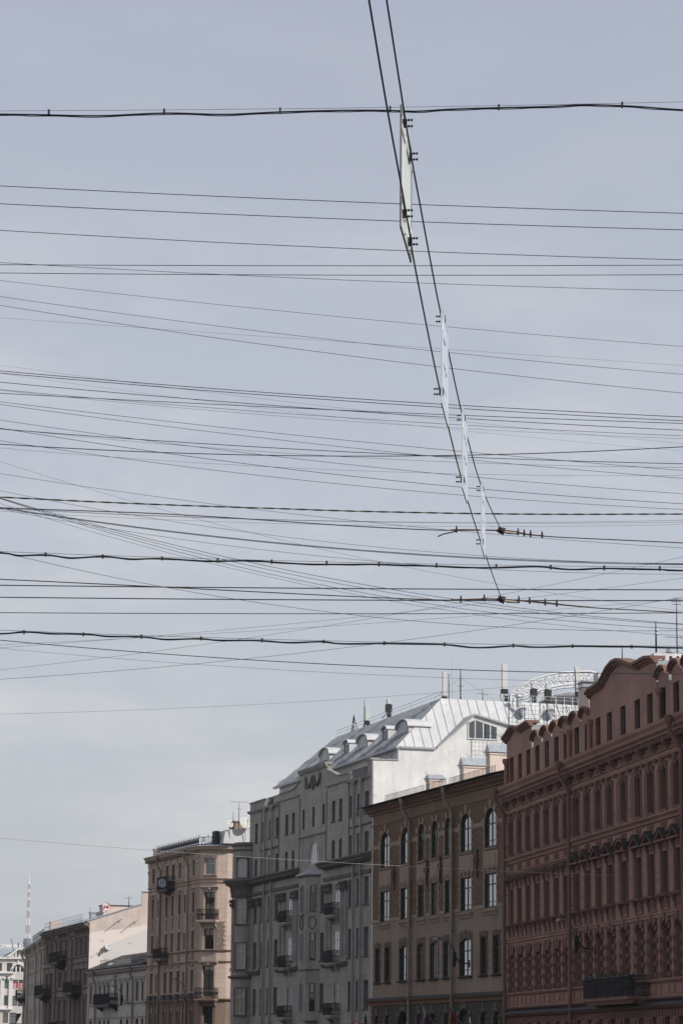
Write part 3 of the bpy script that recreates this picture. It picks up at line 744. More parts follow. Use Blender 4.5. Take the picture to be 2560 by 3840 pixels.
def mk_s2(w, ri):
    def f(b):
        r = w/2; z = 7.22; k = 0
        while z < 9.55:
            for s in (-1,1):
                e = 0.24 if k % 2 else 0.14
                b.prism([(s*r, z),(s*(r+e), z),(s*(r+e), z+0.26),(s*r, z+0.26)], 0, 0.05)
            z += 0.27; k += 1
        for s in (-1,1): b.box(s*r, s*(r+0.07), 0, 0.03, 7.2, 9.7)
        o = [(-(r+0.26)+i*(2*r+0.52)/8, 9.72+ri*0.25+0.34*(1 if ri == 0 else math.sin(math.pi*(0.25+0.5*i/8)))) for i in range(9)]
        for i in range(7):
            x0 = -(r+0.24)+i*(2*r+0.48)/7; x1 = x0+(2*r+0.48)/7
            zz = 9.70 if ri == 0 else 9.70 - 0.0
            hh = 0.34+ (ri*0.7*math.sin(math.pi*(i+0.5)/7) if ri else (0.05 if i == 3 else 0))
            b.prism([(x0*0.93+0.012,zz-0.001),(x1*0.93-0.012,zz-0.001),(x1-0.012,zz+hh),(x0+0.012,zz+hh)], 0, 0.09 if i % 2 else 0.055)
    return f
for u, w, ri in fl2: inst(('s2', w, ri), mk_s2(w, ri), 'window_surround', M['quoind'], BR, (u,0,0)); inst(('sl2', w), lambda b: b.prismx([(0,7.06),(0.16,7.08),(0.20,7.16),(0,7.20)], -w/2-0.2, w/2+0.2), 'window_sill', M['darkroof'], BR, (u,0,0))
def gaps(us, lo, hi, pad):
    xs = [lo]; 
    for u, w in sorted(us): xs += [u-w/2-pad, u+w/2+pad]
    xs.append(hi); return [(xs[i], xs[i+1]) for i in range(0, len(xs), 2)]
for a, c in gaps(bc, 0, BE, 0.001):
    if c-a > 0.1: MB().box(a, c, 0, 0.035, 16.98, 17.26).build('string_band', M['quoin'], BR)
for a, c in gaps(bc, 0, BE, 0.20):
    if c-a > 0.1: MB().box(a, c, 0, 0.045, 11.55, 11.78).build('string_band', M['quoin'], BR)
b = MB(); b.prismx([(0,5.50),(0.10,5.52),(0.12,5.72),(0.28,5.80),(0.30,5.88),(0,5.92)], -0.02, BE+0.25); b.build('ground_cornice', M['browncor'], BR)
b = MB(); b.prismx([(0,5.93),(0.36,5.885),(0.36,5.91),(0,6.10)], -0.02, BE+0.3); b.build('ledge_flashing', M['darkroof'], BR)
def mk_g(w, zt):
    def f(b):
        r = w/2; cz = zt-r; n = 7 if w < 1.6 else 11
        for i in range(n):
            a = math.pi*(i+0.5)/n; da = math.pi/n*0.42; r0 = r+0.01; r1 = r+(0.22 if i != n//2 else 0.55)*(1.6 if w > 1.6 else 1)
            if i % 2 == 0 or i == n//2:
                b.prism([(r0*math.cos(a-da), cz+r0*math.sin(a-da)),(r1*math.cos(a-da*0.8), cz+r1*math.sin(a-da*0.8)),(r1*math.cos(a+da*0.8), cz+r1*math.sin(a+da*0.8)),(r0*math.cos(a+da), cz+r0*math.sin(a+da))], 0, 0.08)
        for s in (-1,1): b.prism([(s*r, cz-0.35),(s*(r+0.3), cz-0.35),(s*(r+0.3), cz-0.08),(s*r, cz-0.08)], 0, 0.08)
    return f
for u, w, z in g0: inst(('g', w, z), mk_g(w, z), 'arch_surround', M['quoind'], BR, (u,0,0))
b = MB()
z = 0.3
while z < 5.4: b.box(BE-0.45, BE+0.02, 0, 0.07, z, z+0.40); z += 0.46
b.build('corner_quoins', M['quoin'], BR)
for u in (17.95, 9.25): downpipe(BR, u, 20.05, 0.3, M['pipeb'], 0.8, 0.115, 1.5, y=0.22)
# iron wall anchors between the upper windows
def m_anch(b):
    b.tube([(0,0.10,0.75),(0,0.10,-0.75)], 0.05, 6); b.tube([(0,0.1,0.45),(0.16,0.2,0.38),(0.2,0.22,0.15),(0.08,0.14,0.0),(-0.1,0.2,-0.15),(-0.14,0.22,-0.4),(0,0.12,-0.5)], 0.035, 5)
    b.lathe([(0.02,0.95),(0.09,0.82),(0.05,0.72)], 6, (0,0.1,0)); b.lathe([(0.05,-0.72),(0.08,-0.85),(0.01,-1.0)], 6, (0,0.1,0)); b.box(-0.12,0.12,0,0.06,0.1,0.3)
for u, z in ((21.55,14.7),(14.55,14.55),(11.8,14.6),(4.7,14.6)): inst('anch', m_anch, 'wall_anchor', M['iron'], BR, (u,0,z))
# roof railing, black pickets
b = MB()
segs = [(22.6,14.2),(13.8,9.6),(9.1,0.3)]
for a, c in segs:
    u = a
    while u > c: b.box(u-0.012, u+0.012, 0.43, 0.454, 20.2, 20.70); u -= 0.24
    b.box(c, a, 0.435, 0.45, 20.68, 20.70)
b.build('roof_railing', M['rust'], BR)
# chimneys on the brown roof: things of the roof, plastered stacks with gabled sheet caps
def chimney(parent, u, y, z0, w, dpt, h, caph=0.5, name='chimney'):
    b = MB(); b.box(u-w/2, u+w/2, y-dpt/2, y+dpt/2, z0, z0+h); b.box(u-w/2-0.06, u+w/2+0.06, y-dpt/2-0.06, y+dpt/2+0.06, z0+h-0.16, z0+h-0.04)
    o = b.build(name, M['pinkch'], parent)
    c = MB(); zt = z0+h
    c.box(u-w/2-0.14, u+w/2+0.14, y-dpt/2-0.14, y+dpt/2+0.14, zt+0.0, zt+0.10)
    c.prism([(u-w/2-0.10, zt+0.10), (u+w/2+0.10, zt+0.10), (u+0.02, zt+0.10+caph), (u-0.02, zt+0.10+caph)], y-dpt/2-0.08, y+dpt/2+0.08)
    c.build('chimney_cap', M['galv'], o); return o
for u, y, w, h in ((17.3,-1.5,1.1,1.25),(10.6,-1.9,1.75,1.55),(5.6,-2.25,2.4,1.95)):
    chimney(BR, u, y, 20.2, 0.75, w, h, 0.48 if h > 1.3 else 0.25)

# ================================================================ GREY BUILDING
GR = facade('grey_building', *OD['grey'], 'tall grey stone building with corner turret, garland gable and white dormered roof')
GE = 34.2
gcol = [32.0,29.8,27.7,25.45,22.65,20.73,9.57,7.68,5.0,3.1,1.08]
wid = [0.86,0.77,0.77,0.96,0.88,0.82,0.86,0.83,0.70,0.70,1.02]
top = [(0,23.6),(0.9,23.6),(0.9,22.72),(5.1,22.72),(5.1,23.35),(5.8,23.35),(7.0,23.36),(8.4,23.45),(9.9,23.85),(10.8,24.1),(11.4,24.2),(11.4,24.6),(18.85,24.6),(18.85,24.05),(19.6,23.72),(20.4,23.55),(21.6,23.48),(23.0,23.46),(24.95,23.46),(24.95,22.72),(29.4,22.72),(29.4,23.42),(GE,23.42)]
h6 = [rect(u, w*0.98, 19.94, 21.55) for u, w in zip(gcol, wid)] + [rect(u, 0.6, 19.93, 21.54) for u in (17.83,15.04,12.24)]
arched5 = (0,4,5,6,7)
h5 = [(arch(u, w*0.95, 17.0, 18.52, w*0.475, 8) if i in arched5 else rect(u, w*0.98, 17.0, 18.52)) for i, (u, w) in enumerate(zip(gcol, wid))]
h5 += [arch(14.9, 2.35, 16.98, 18.75, 1.17, 14), rect(17.85,0.6,17.0,18.55), rect(12.22,0.6,17.0,18.55)]
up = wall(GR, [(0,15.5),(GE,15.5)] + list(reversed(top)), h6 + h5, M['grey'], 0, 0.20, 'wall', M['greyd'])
low_c = [(31.95,0.9),(29.8,0.8),(27.7,0.8),(25.5,1.0),(12.35,0.98),(5.05,0.88),(3.1,0.70),(1.05,1.08)]
hl = []
for z0, z1 in ((13.08,15.15),(9.25,11.4),(5.35,7.47),(1.4,3.3)):
    hl += [rect(u, w, z0, z1) for u, w in low_c] + [rect(u, 1.35 if z0 > 9 else 1.0, z0, z1) for u in (21.4,8.5)]
hl += [rect(17.5,0.9,13.08,15.15), rect(17.5,0.9,9.25,11.4), rect(17.5,0.9,5.35,7.47)]
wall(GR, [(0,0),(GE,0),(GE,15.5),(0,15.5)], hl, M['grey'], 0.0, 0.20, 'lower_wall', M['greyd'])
for i, (u, w) in enumerate(zip(gcol, wid)):
    window(GR, u, 19.94, w*0.98, 1.61, 0, -0.2, 'frameg', 'glass', 'cross' if w > 0.8 else 'tee', thick=0.06)
    a = i in arched5
    window(GR, u, 17.0, w*(0.95 if a else 0.98), 1.52, w*0.475 if a else 0, -0.2, 'frameg', 'glass', 'cross', thick=0.06)
for u in (17.83,15.04,12.24): window(GR, u, 19.93, 0.6, 1.61, 0, -0.2, 'framed', 'glassd', 'plain', thick=0.05)
for u in (17.85,12.22): window(GR, u, 17.0, 0.6, 1.55, 0, -0.2, 'framed', 'glassd', 'plain', thick=0.05)
window(GR, 14.9, 16.98, 2.35, 1.77, 1.17, -0.10, 'framew', 'glassc', 'mull3', thick=0.07)
for z0, h in ((13.08,2.07),(9.25,2.15),(5.35,2.12),(1.4,1.9)):
    for u, w in low_c: window(GR, u, z0, w, h, 0, -0.2, 'frameg', 'glass', 'cross', thick=0.06)
    for u in (21.4,8.5): window(GR, u, z0, 1.35 if z0 > 9 else 1.0, h, 0, -0.08, 'framew' if z0 > 9 else 'frameg', 'glass', 'cross', thick=0.08)
def m_sill(b): b.prismx([(0,-0.10),(0.10,-0.09),(0.12,0.0),(0,0.01)], -0.62, 0.62)
for z0 in (19.94,13.08,9.25,5.35):
    for u, w in (low_c if z0 < 19 else list(zip(gcol, wid))): 
        k = w/1.08; o = inst('gsill', m_sill, 'window_sill', M['greyd'], GR, (u,0,z0)); o.scale = (k,1,1)
body(GR, [(0.02,-0.24),(GE-0.02,-0.24),(GE-0.02,-10.5),(14,-10.5),(14,-14),(0.02,-14)], 0, 22.6, M['white'])
# parapet cornices
b = MB()
for a, c in ((0,5.8),(24.95,29.4),(29.4,GE+0.1)): b.prismx([(0,22.50),(0.16,22.54),(0.24,22.66),(0.26,22.74),(0,22.78)], a, c)
for a, c in ((5.8,11.4),(18.9,24.9)): b.prismx([(0,22.74),(0.10,22.76),(0.14,22.86),(0,22.90)], a, c)
b.prismx([(-0.4,24.60),(0.22,24.60),(0.26,24.78),(-0.4,24.84)], 11.3, 18.95)
b.prismx([(0,24.42),(0.12,24.44),(0.18,24.598),(0,24.60)], 11.3, 18.9)
b.strip([(24.95,23.50),(23,23.50),(21.6,23.52),(20.4,23.60),(19.6,23.77),(18.87,24.10)], -0.3, 0.10, 0.08)
b.strip([(5.8,23.42),(7.0,23.42),(8.4,23.50),(9.9,23.90),(11.38,24.24)], -0.3, 0.10, 0.08)
b.strip([(29.3,23.50),(GE+0.05,23.50)], -0.5, 0.10, 0.10)
b.build('parapet_coping', M['grey2'], GR)
b = MB(); b.box(5.05,5.82,-0.55,-0.02,22.7,23.42); b.box(28.75,29.4,-0.55,-0.02,22.7,23.48); b.build('parapet_pier', M['white'], GR)
b = MB(); b.box(-0.02,0.92,-0.55,0.03,22.8,23.85); b.box(-0.10,1.0,-0.62,0.12,23.85,23.97); b.build('parapet_pier', M['grey2'], GR)
b = MB(); b.box(11.4,18.85,-0.4,-0.02,22.8,24.59); b.build('gable_back', M['grey2'], GR)
for a, c in ((1.0,5.0),(25.1,28.7)):
    b = MB(); b.box(a,c,-0.06,-0.02,23.42,23.47); b.box(a,c,-0.06,-0.02,22.86,22.89); b.box(a,c,-0.05,-0.03,23.25,23.27)
    u = a
    while u < c: b.box(u-0.016,u+0.016,-0.055,-0.023,22.74,23.45); u += 0.17
    b.build('roof_railing', M['iron'], GR)
# garland relief on the gable
b = MB()
def ring(cx, cz, rx, rz, y, r, n=18, a0=0, a1=360):
    return [(cx+rx*math.cos(R(a0+(a1-a0)*i/n)), y, cz+rz*math.sin(R(a0+(a1-a0)*i/n))) for i in range(n+1)]
b.tube(ring(15.1,23.55,0.42,0.50,0.08,0), 0.09, 5)
for s in (-1,1):
    b.tube([(15.1+s*0.4,0.08,23.95),(15.1+s*0.75,0.1,23.35),(15.1+s*1.2,0.12,23.2),(15.1+s*1.7,0.1,23.45),(15.1+s*1.95,0.08,24.0)], [0.05,0.09,0.12,0.09,0.05], 5)
    b.tube([(15.1+s*1.98,0.08,24.05),(15.1+s*2.05,0.08,23.5),(15.1+s*2.0,0.08,23.1)], [0.10,0.05,0.03], 5); b.lathe([(0.02,0),(0.12,0.05),(0.02,0.12)], 8, (15.1+s*1.98,0.05,24.1), 'y')
b.tube([(15.1,0.08,24.1),(15.1,0.1,23.1),(15.1,0.08,22.9)], [0.05,0.12,0.04], 5)
b.build('garland_relief', M['greyd'], GR)
# vertical recess joints at the downpipe bays, small string under floor 5
for a, c in ((0,5.45),(24.95,30.35)): MB().prismx([(0,19.02),(0.10,19.04),(0.13,19.14),(0,19.18)], a, c).build('string_course', M['greyd'], GR)
for u in (5.5,24.95,30.4,18.85,11.4): MB().box(u-0.04,u+0.04,0,0.05,17.0,22.5).build('vertical_joint', M['greyd'], GR)
b = MB(); b.prismx([(0,19.22),(0.14,19.24),(0.17,19.32),(0,19.36)], 11.5, 18.8)
b.prismx([(0,16.95),(0.02,16.95),(0.02,19.2),(0,19.2)], 11.6, 13.65) ; b.prismx([(0,16.95),(0.02,16.95),(0.02,19.2),(0,19.2)], 16.15, 18.75)
b.build('recess_panel', M['greylit'], GR) if False else b.build('recess_cornice', M['grey2'], GR)
# main cornice
b = MB()
for a, c in ((-0.02,11.85),(18.85,GE+0.35)):
    b.prismx([(0,16.22),(0.14,16.25),(0.20,16.36),(0.62,16.42),(0.64,16.56),(0.80,16.66),(0.82,16.78),(0,16.96)], a, c)
    b.prismx([(0,15.36),(0.12,15.38),(0.14,15.60),(0.06,15.66),(0,15.66)], a, c)
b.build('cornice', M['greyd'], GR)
for a, c in ((0,11.8),(18.9,GE)):
    u = a+0.1; b = MB()
    while u < c-0.1: b.box(u,u+0.12,0.12,0.55,16.30,16.44); u += 0.30
    b.build('dentils', M['greyd'], GR)
# oriel
ob = [(12.97,0),(13.85,0.9),(15.95,0.9),(16.83,0)]
b = MB(); b.prismz(ob, 4.6, 16.1); b.build('oriel', M['grey2'], GR)
b = MB()
roofp = [(12.75,0.0,16.1),(13.72,1.08,16.1),(16.08,1.08,16.1),(17.05,0.0,16.1),(14.9,0.0,16.72)]
b.add(roofp, [(0,1,4),(1,2,4),(2,3,4),(0,1,2,3)]); b.prismz([(12.72,0),(13.70,1.12),(16.10,1.12),(17.08,0)], 16.0, 16.10); b.build('oriel_roof', M['roofgrey'], GR)
b = MB(); b.prismz([(12.85,0),(13.80,0.98),(16.0,0.98),(16.95,0)], 15.86, 15.98); b.prismz([(12.9,0),(13.82,0.95),(15.98,0.95),(16.9,0)], 8.5, 8.62); b.build('oriel_cornice', M['greyd'], GR)
for z0, h in ((13.1,2.1),(9.3,2.15),(5.35,2.15)):
    w_ = window(GR, 14.9, z0, 0.8, h, 0, 0.902, 'frameg', 'glass', 'cross', thick=0.06)
    mx, my = (12.97+13.85)/2, 0.45; a = math.atan2(0.9, 0.88)
    window(GR, mx, z0, 0.46, h, 0, my, 'framed', 'glass', 'tee', rz=a, thick=0.05).location = (mx-0.003, my+0.003, z0)
    window(GR, (15.95+16.83)/2, z0, 0.46, h, 0, 0.452, 'framed', 'glass', 'cross', rz=-a, thick=0.06)
b = MB(); b.tube(ring(14.9,12.25,0.42,0.52,0.94,0), 0.07, 5); b.tube([(14.3,0.95,12.9),(14.9,0.98,12.75),(15.5,0.95,12.9)], 0.06, 5)
b.build('wreath_relief', M['greyd'], GR)
b = MB(); cx, cy = 13.41, 0.45; dx, dy = 0.70, 0.71
for i in range(18): pass
b.tube([(cx+dx*0.30*math.cos(R(a))*1.0+0.03, cy+dy*0.30*math.cos(R(a))-0.03+0.06, 12.25+0.5*math.sin(R(a))) for a in range(0,361,20)], 0.06, 5); b.build('wreath_relief', M['greyd'], GR)
# fluted pilasters with capitals
def m_pil(b):
    for k in (-0.2,0,0.2): b.box(k-0.06,k+0.06,0.10,0.14,9.45,14.3)
    b.box(-0.32,0.32,0,0.10,9.3,14.35); b.box(-0.38,0.38,0,0.16,9.1,9.3); b.box(-0.42,0.42,0,0.2,8.98,9.1)
    b.m = 1
    b.prismx([(0,14.32),(0.13,14.32),(0.16,14.5),(0.24,14.7),(0.20,14.8),(0.30,15.02),(0.30,15.10),(0,15.10)], -0.36, 0.36)
    for k in (-0.3,0,0.3):
        b.lathe([(0.03,-0.15),(0.10,-0.05),(0.10,0.08),(0.02,0.16)], 6, (k,0.24,14.62)); b.lathe([(0.03,-0.1),(0.09,0.0),(0.02,0.12)], 6, (k*1.15,0.3,14.92))
    b.m = 0
for u in (32.75,30.6,24.2,23.0,20.1,19.35,11.0,10.1,7.0,6.05): inst('gpil', m_pil, 'pilaster', [M['grey2'], M['greyd']], GR, (u,0,0))
for a, c in ((18.95,24.9),(5.6,11.7),(30.2,33.5)): MB().prismx([(0,8.62),(0.20,8.66),(0.30,8.80),(0.34,8.92),(0,8.98)], a, c).build('string_course', M['greyd'], GR)
for z in (12.6,8.95,4.95):
    for a in (20.45,7.5): balcony(GR, a, a+2.05, z, 0.72, M['grey2'], h=0.92, bulge=0.06, pitch=0.12)
b = MB(); b.prismx([(0,4.12),(0.25,4.16),(0.30,4.26),(0,4.32)], 0, GE); b.build('ground_cornice', M['greyd'], GR)
# turret: cylinder at the far corner
TC_ = (34.55, 0.0); TRr = 1.36
def cyl(b, r, z0, z1, n=28): b.lathe([(r,z0),(r,z1)], n, (TC_[0], TC_[1], 0), smooth=True)
b = MB(); cyl(b, TRr, 0, 19.75); TU = b.build('turret', M['grey2'], GR)
b = MB()
for pr in ([(TRr,19.30),(TRr+0.10,19.34),(TRr+0.12,19.42),(TRr,19.44)], [(TRr,19.70),(TRr+0.14,19.74),(TRr+0.16,19.84),(TRr-0.1,20.05)],
           [(TRr,15.30),(TRr+0.10,15.32),(TRr+0.12,15.56),(TRr+0.22,16.2),(TRr+0.60,16.38),(TRr+0.64,16.52),(TRr+0.80,16.64),(TRr+0.80,16.76),(TRr,16.95)],
           [(TRr,8.35),(TRr+0.20,8.42),(TRr+0.30,8.56),(TRr,8.64)]): b = MB(); b.lathe(pr, 32, (TC_[0],TC_[1],0)); b.build('turret_cornice', M['greyd'], GR)
b = MB()
for k in range(26):
    a = R(-100+k*9); x, y = TC_[0]+(TRr+0.22)*math.sin(a-math.pi/2), TC_[1]+(TRr+0.22)*math.cos(a-math.pi/2)
    b.obox((x,y,16.28), (math.cos(a),math.sin(-a),0), (math.sin(a),math.cos(a),0), (0,0,1), 0.06, 0.06, 0.08)
b.build('turret_dentils', M['greyd'], GR)
# turret windows look back along the street toward the viewer
fa = R(-128)      # direction of the window normal, in the local frame
nx, ny = math.cos(fa+math.pi*0), math.sin(fa)
ang = math.radians(143)     # normal points to -x and +y
nx, ny = math.cos(ang), math.sin(ang)
for z0, h, rise in ((17.02,1.6,0.38),(13.05,2.1,0),(9.2,2.15,0),(5.35,2.15,0)):
    cx, cy = TC_[0]+nx*(TRr-0.01), TC_[1]+ny*(TRr-0.01)
    w_ = window(GR, cx, z0, 0.86, h, rise, cy, 'framew', 'glass', 'cross', rz=ang-math.pi/2, thick=0.06)
    b = MB()
    for s in (-1,1): b.box(s*0.50-0.07, s*0.50+0.07, -0.10, 0.10, -0.05, h+0.02)
    b.box(-0.58,0.58,-0.1,0.12,h,h+0.12); b.box(-0.60,0.60,-0.1,0.16,-0.16,-0.04)
    o = b.build('turret_window_frame', M['greyd'], GR, (cx, cy, z0)); o.rotation_euler = (0,0,ang-math.pi/2)
for a_ in (100,172,184):
    x, y = math.cos(R(a_)), math.sin(R(a_))
    o = inst('gpil', m_pil, 'pilaster', [M['grey2'], M['greyd']], GR, (TC_[0]+x*(TRr-0.04), TC_[1]+y*(TRr-0.04), 0), R(a_)-math.pi/2); o.scale = (0.62,1,1)
for u in (28.8,26.65,3.88,2.04): downpipe(GR, u, 22.62, 0.3, M['pipeg'], 0.2, 0.10, y=0.20)
# white attic storey and mansard
EO = -2.0
b = MB(); b.box(-0.0,33.2,-10.5,EO-0.35,22.6,24.9); b.build('attic_wall', M['white'], GR)
for u in (31.2,21.7,6.4,2.9): window(GR, u, 23.75, 1.6, 0.8, 0, EO-0.34, 'framew', 'glass', 'mull3', thick=0.08)
ez, rz_, ro = 24.93, 29.15, -6.6
rf = MB()
e0, e1, r0, r1 = -0.0, 33.5, 2.95, 30.4
rf.add([(e0,EO,ez),(e1,EO,ez),(r1,ro,rz_),(r0,ro,rz_)], [(0,1,2,3)])
rf.m = 1
rf.add([(e0,EO,ez),(r0,ro,rz_),(r0,-19,rz_),(e0,-19,ez)], [(0,1,2,3)])
rf.m = 0
rf.add([(e1,EO,ez),(r1,ro,rz_),(e1,-10.6,ez)], [(0,1,2)])
rf.add([(r0,ro,rz_),(9.5,ro,rz_),(9.5,-19,rz_),(r0,-19,rz_)], [(0,1,2,3)])
rf.add([(9.5,ro,rz_),(r1,ro,rz_),(e1,-10.6,ez),(9.5,-10.6,ez)], [(0,1,2,3)])
rf.add([(9.5,ro,rz_),(9.5,-19,rz_),(13.5,-19,ez),(13.5,-10.6,ez),(9.5,-10.6,ez)], [(0,1,2,3,4)])
rf.box(e0-0.08,e1+0.1,EO-0.15,EO+0.14,ez-0.18,ez-0.02)
rf.box(e0-0.10,e0+0.1,-5.0,EO+0.14,ez-0.18,ez-0.02)
ROOF = rf.build('roof', [M['roofgrey'], M['whitemetal']], GR)  # one roof in two metals: sunlit and shaded faces put into the colour
b = MB()       # standing seams
u = 0.8
while u < e1-0.3:
    t = 1.0
    if u > r1: t = (e1-u)/(e1-r1)
    if u < r0: t = u/r0
    p0 = Vector((u,EO,ez)); p1 = Vector((u,EO+(ro-EO)*t,ez+(rz_-ez)*t)); b.tube([p0+Vector((0,0.02,0.03)), p1+Vector((0,0.02,0.03))], 0.025, 4, False); u += 0.62
b.build('roof_seams', M['roofgrey'], ROOF)
b = MB(); y = EO-0.7
while y > -18.5:
    t = min(1.0, (y-EO)/(ro-EO)) if y > ro else 1.0
    # seam runs up the end slope, ending on the hip
    b.tube([(e0-0.02,y,ez+0.03),(e0+(r0-e0)*t-0.02,y,ez+(rz_-ez)*t+0.03)], 0.022, 4, False); y -= 0.75
b.build('roof_seams', M['whitemetal'], ROOF)
def slope_pt(y): t = (y-EO)/(ro-EO); return ez+(rz_-ez)*t
def dormer(u, w, h, y):
    z = slope_pt(y)
    o = MB(); n = 8
    arc = [(w/2*math.cos(math.pi*i/n), h-w*0.22+w*0.22*math.sin(math.pi*i/n)) for i in range(n+1)]
    back = y-(h+0.1)/((rz_-ez)/(EO-ro)) - 0.2
    o.prism([(-w/2,0),(w/2,0)] + arc, back-y, 0.0)
    d = o.build('dormer', M['whitemetal'], GR, (u,y,z-0.05))
    r = MB(); r.strip([(x*1.12, zz+0.08) for x, zz in arc], back-y-0.3, 0.16, 0.09); r.build('dormer_roof', M['whitemetal'], d)
    r = MB(); r.strip([(x*1.05, zz-0.02) for x, zz in arc], 0.002, 0.05, 0.10); r.build('dormer_trim', M['frameg'], d)
    wo = window(d, 0, 0.12, w*0.78, h-0.30, w*0.15, 0.01, 'framew' if w > 1.3 else 'frameg', 'glass', 'mull3' if w > 1.3 else 'tee', thick=0.07)
    return d
for u, w in ((22.6,2.6),(15.9,1.15),(9.9,2.6),(4.6+0.4,1.2),(0.9,0)) if False else ((23.0,2.7),(16.9,1.3),(12.6,2.7),(6.9,1.3),(2.6,2.8)):
    dormer(u, w, 1.15, EO-1.35)
for u in (29.2,26.4,19.4,14.6,9.4,4.9):      # skylights
    b = MB(); y0, y1 = EO-0.5, EO-1.7; z0, z1 = slope_pt(y0)+0.06, slope_pt(y1)+0.06
    b.add([(u-0.5,y0,z0),(u+0.5,y0,z0),(u+0.5,y1,z1),(u-0.5,y1,z1),(u-0.5,y0,z0-0.1),(u+0.5,y0,z0-0.1),(u+0.5,y1,z1-0.1),(u-0.5,y1,z1-0.1)], [(0,1,2,3),(0,4,5,1),(1,5,6,2),(2,6,7,3),(3,7,4,0)])
    b.build('skylight', M['galv'], GR)
b = MB(); b.tube([(r1,ro,rz_+0.55),(r0,ro,rz_+0.55)], 0.02, 4); b.tube([(r1,ro,rz_+0.3),(r0,ro,rz_+0.3)], 0.015, 4)
u = r0
while u < r1: b.tube([(u,ro,rz_),(u,ro,rz_+0.57)], 0.02, 4); u += 2.4
b.tube([(r0,ro,rz_+0.55),(r0,-19,rz_+0.55)], 0.018, 4); b.tube([(r0,ro,rz_+0.3),(r0,-19,rz_+0.3)], 0.014, 4)
y = ro
while y > -19: b.tube([(r0,y,rz_),(r0,y,rz_+0.57)], 0.02, 4); y -= 1.9
b.build('ridge_railing', M['whitemetal'], ROOF)
b = MB(); u = 0.3
while u < e1: b.tube([(u,EO-0.25,ez+0.1),(u,EO-0.22,ez+0.5)], 0.015, 4, False); u += 1.1
b.tube([(0,EO-0.22,ez+0.36),(e1,EO-0.22,ez+0.36)], 0.014, 4, False); b.tube([(0,EO-0.22,ez+0.5),(e1,EO-0.22,ez+0.5)], 0.014, 4, False)
b.build('snow_guard', M['whitemetal'], ROOF)
# firewall toward the viewer, with the gabled dormer and its trapezoid window (plane x = 0)
fw = MB()
fw.prismx([(0.0,0.0),(0.0,22.4),(0.03,23.74),(-1.97,23.78),(-1.97,24.80),(-5.0,24.86),(-8.1,27.45),(-11.1,26.72),(-13.2,26.1),(-17.5,26.1),(-17.5,0)], -0.42, -0.004)
fw.build('firewall', M['white'], GR)
b = MB(); 
def capstrip(b, pts, x0, x1, h):
    n = len(pts); v = []
    for y, z in pts: v += [(x0,y,z),(x1,y,z),(x1,y,z-h),(x0,y,z-h)]
    fs = []
    for i in range(n-1):
        for k in range(4): fs.append((4*i+k, 4*i+4+k, 4*i+4+(k+1)%4, 4*i+(k+1)%4))
    fs += [(0,1,2,3),(4*n-1,4*n-2,4*n-3,4*n-4)]; b.add(v, fs)
capstrip(b, [(-5.05,24.95),(-8.1,27.60),(-11.3,26.82),(-13.4,26.2)], -0.62, 2.3, 0.13)
capstrip(b, [(0.10,23.84),(-2.0,23.88)], -0.50, 0.1, 0.08)
b.build('dormer_roof', M['roofgrey'], GR)
tw = MB(); ow = [(-7.55,25.75),(-7.98,27.12),(-8.2,27.18),(-9.95,26.70),(-9.95,25.75)]; tw2 = [(-7.55,25.75),(-7.60,26.9),(-8.12,27.14),(-9.9,26.62),(-9.9,25.75)]
tw.prismx(tw2, -0.46, -0.44); TW = tw.build('window', M['glass'], GR)
b = MB()
capstrip(b, [(-7.50,25.75),(-9.95,25.75)], -0.50, -0.425, 0.09)
for y, zt in ((-7.58,26.85),(-8.12,27.10),(-8.78,26.93),(-9.35,26.78),(-9.90,26.60)): b.box(-0.49,-0.43,y-0.045,y+0.045,25.7,zt)
capstrip(b, [(-7.54,26.95),(-8.12,27.22),(-9.95,26.70)], -0.50, -0.425, 0.09)
b.build('window_frame', M['framew'], TW)
b = MB(); b.box(-0.60,-0.43,-4.9,-2.1,24.72,24.84); b.build('eave_gutter', M['roofgrey'], GR)
# upper white wing behind (roof carries on to the right)
b = MB(); b.box(0.02,14,-19,-14.01,0,24.9); b.build('rear_wall', M['white'], GR)
# ducts on the far right of the roof
for y, z in ((-12.9,28.45),(-15.2,28.45)):
    b = MB(); b.box(1.5,2.4,y-0.17,y+0.17,z-0.5,z+0.05); b.box(1.4,2.4,y-0.22,y+0.22,z+0.05,z+0.11); b.build('roof_vent', M['galv'], GR)
b = MB(); b.lathe([(0.14,0),(0.14,0.8)], 10, (2.0,-12.6,28.6)); b.lathe([(0.26,0.82),(0.26,1.0),(0.05,1.12)], 10, (2.0,-12.6,28.6)); b.build('roof_vent', M['galv'], GR)

# ================================================================ BEIGE CORNER BUILDING
BG = facade('beige_building', *OD['beige'], 'pink beige corner building with ornate roof railing and sunlit rounded corner')
B0, B1 = 9.75, 26.75
bcs = [(24.95,0.85),(20.25,0.85),(18.25,0.85),(15.95,0.88),(11.5,0.85)]
nar = [(23.35,0.38),(14.3,0.5)]
fz = dict(a=(18.25,19.7), b=(14.85,16.73), c=(11.47,13.2), d=(7.65,9.62), e=(2.6,5.88))
hs = []
for k, (z0, z1) in fz.items():
    for u, w in bcs:
        if k == 'd' and u in (20.25,18.25,15.95): hs.append(arch(u, 1.05, z0, z1+0.1, 0.5, 8))
        else: hs.append(rect(u, w, z0, z1))
    if k != 'a':
        for u, w in nar: hs.append(rect(u, w, z0+0.1, z1-0.1))
wall(BG, [(B0,6.95),(B1,6.95),(B1,20.6),(B0,20.6)], [h for h in hs if h[0][1] > 6.9], M['beigep'], 0, 0.22, 'wall', M['beiged'])
wall(BG, [(B0,0),(B1,0),(B1,6.95),(B0,6.95)], [h for h in hs if h[0][1] < 6.9], M['beiged'], 0, 0.22, 'ground_wall', M['beiged'])
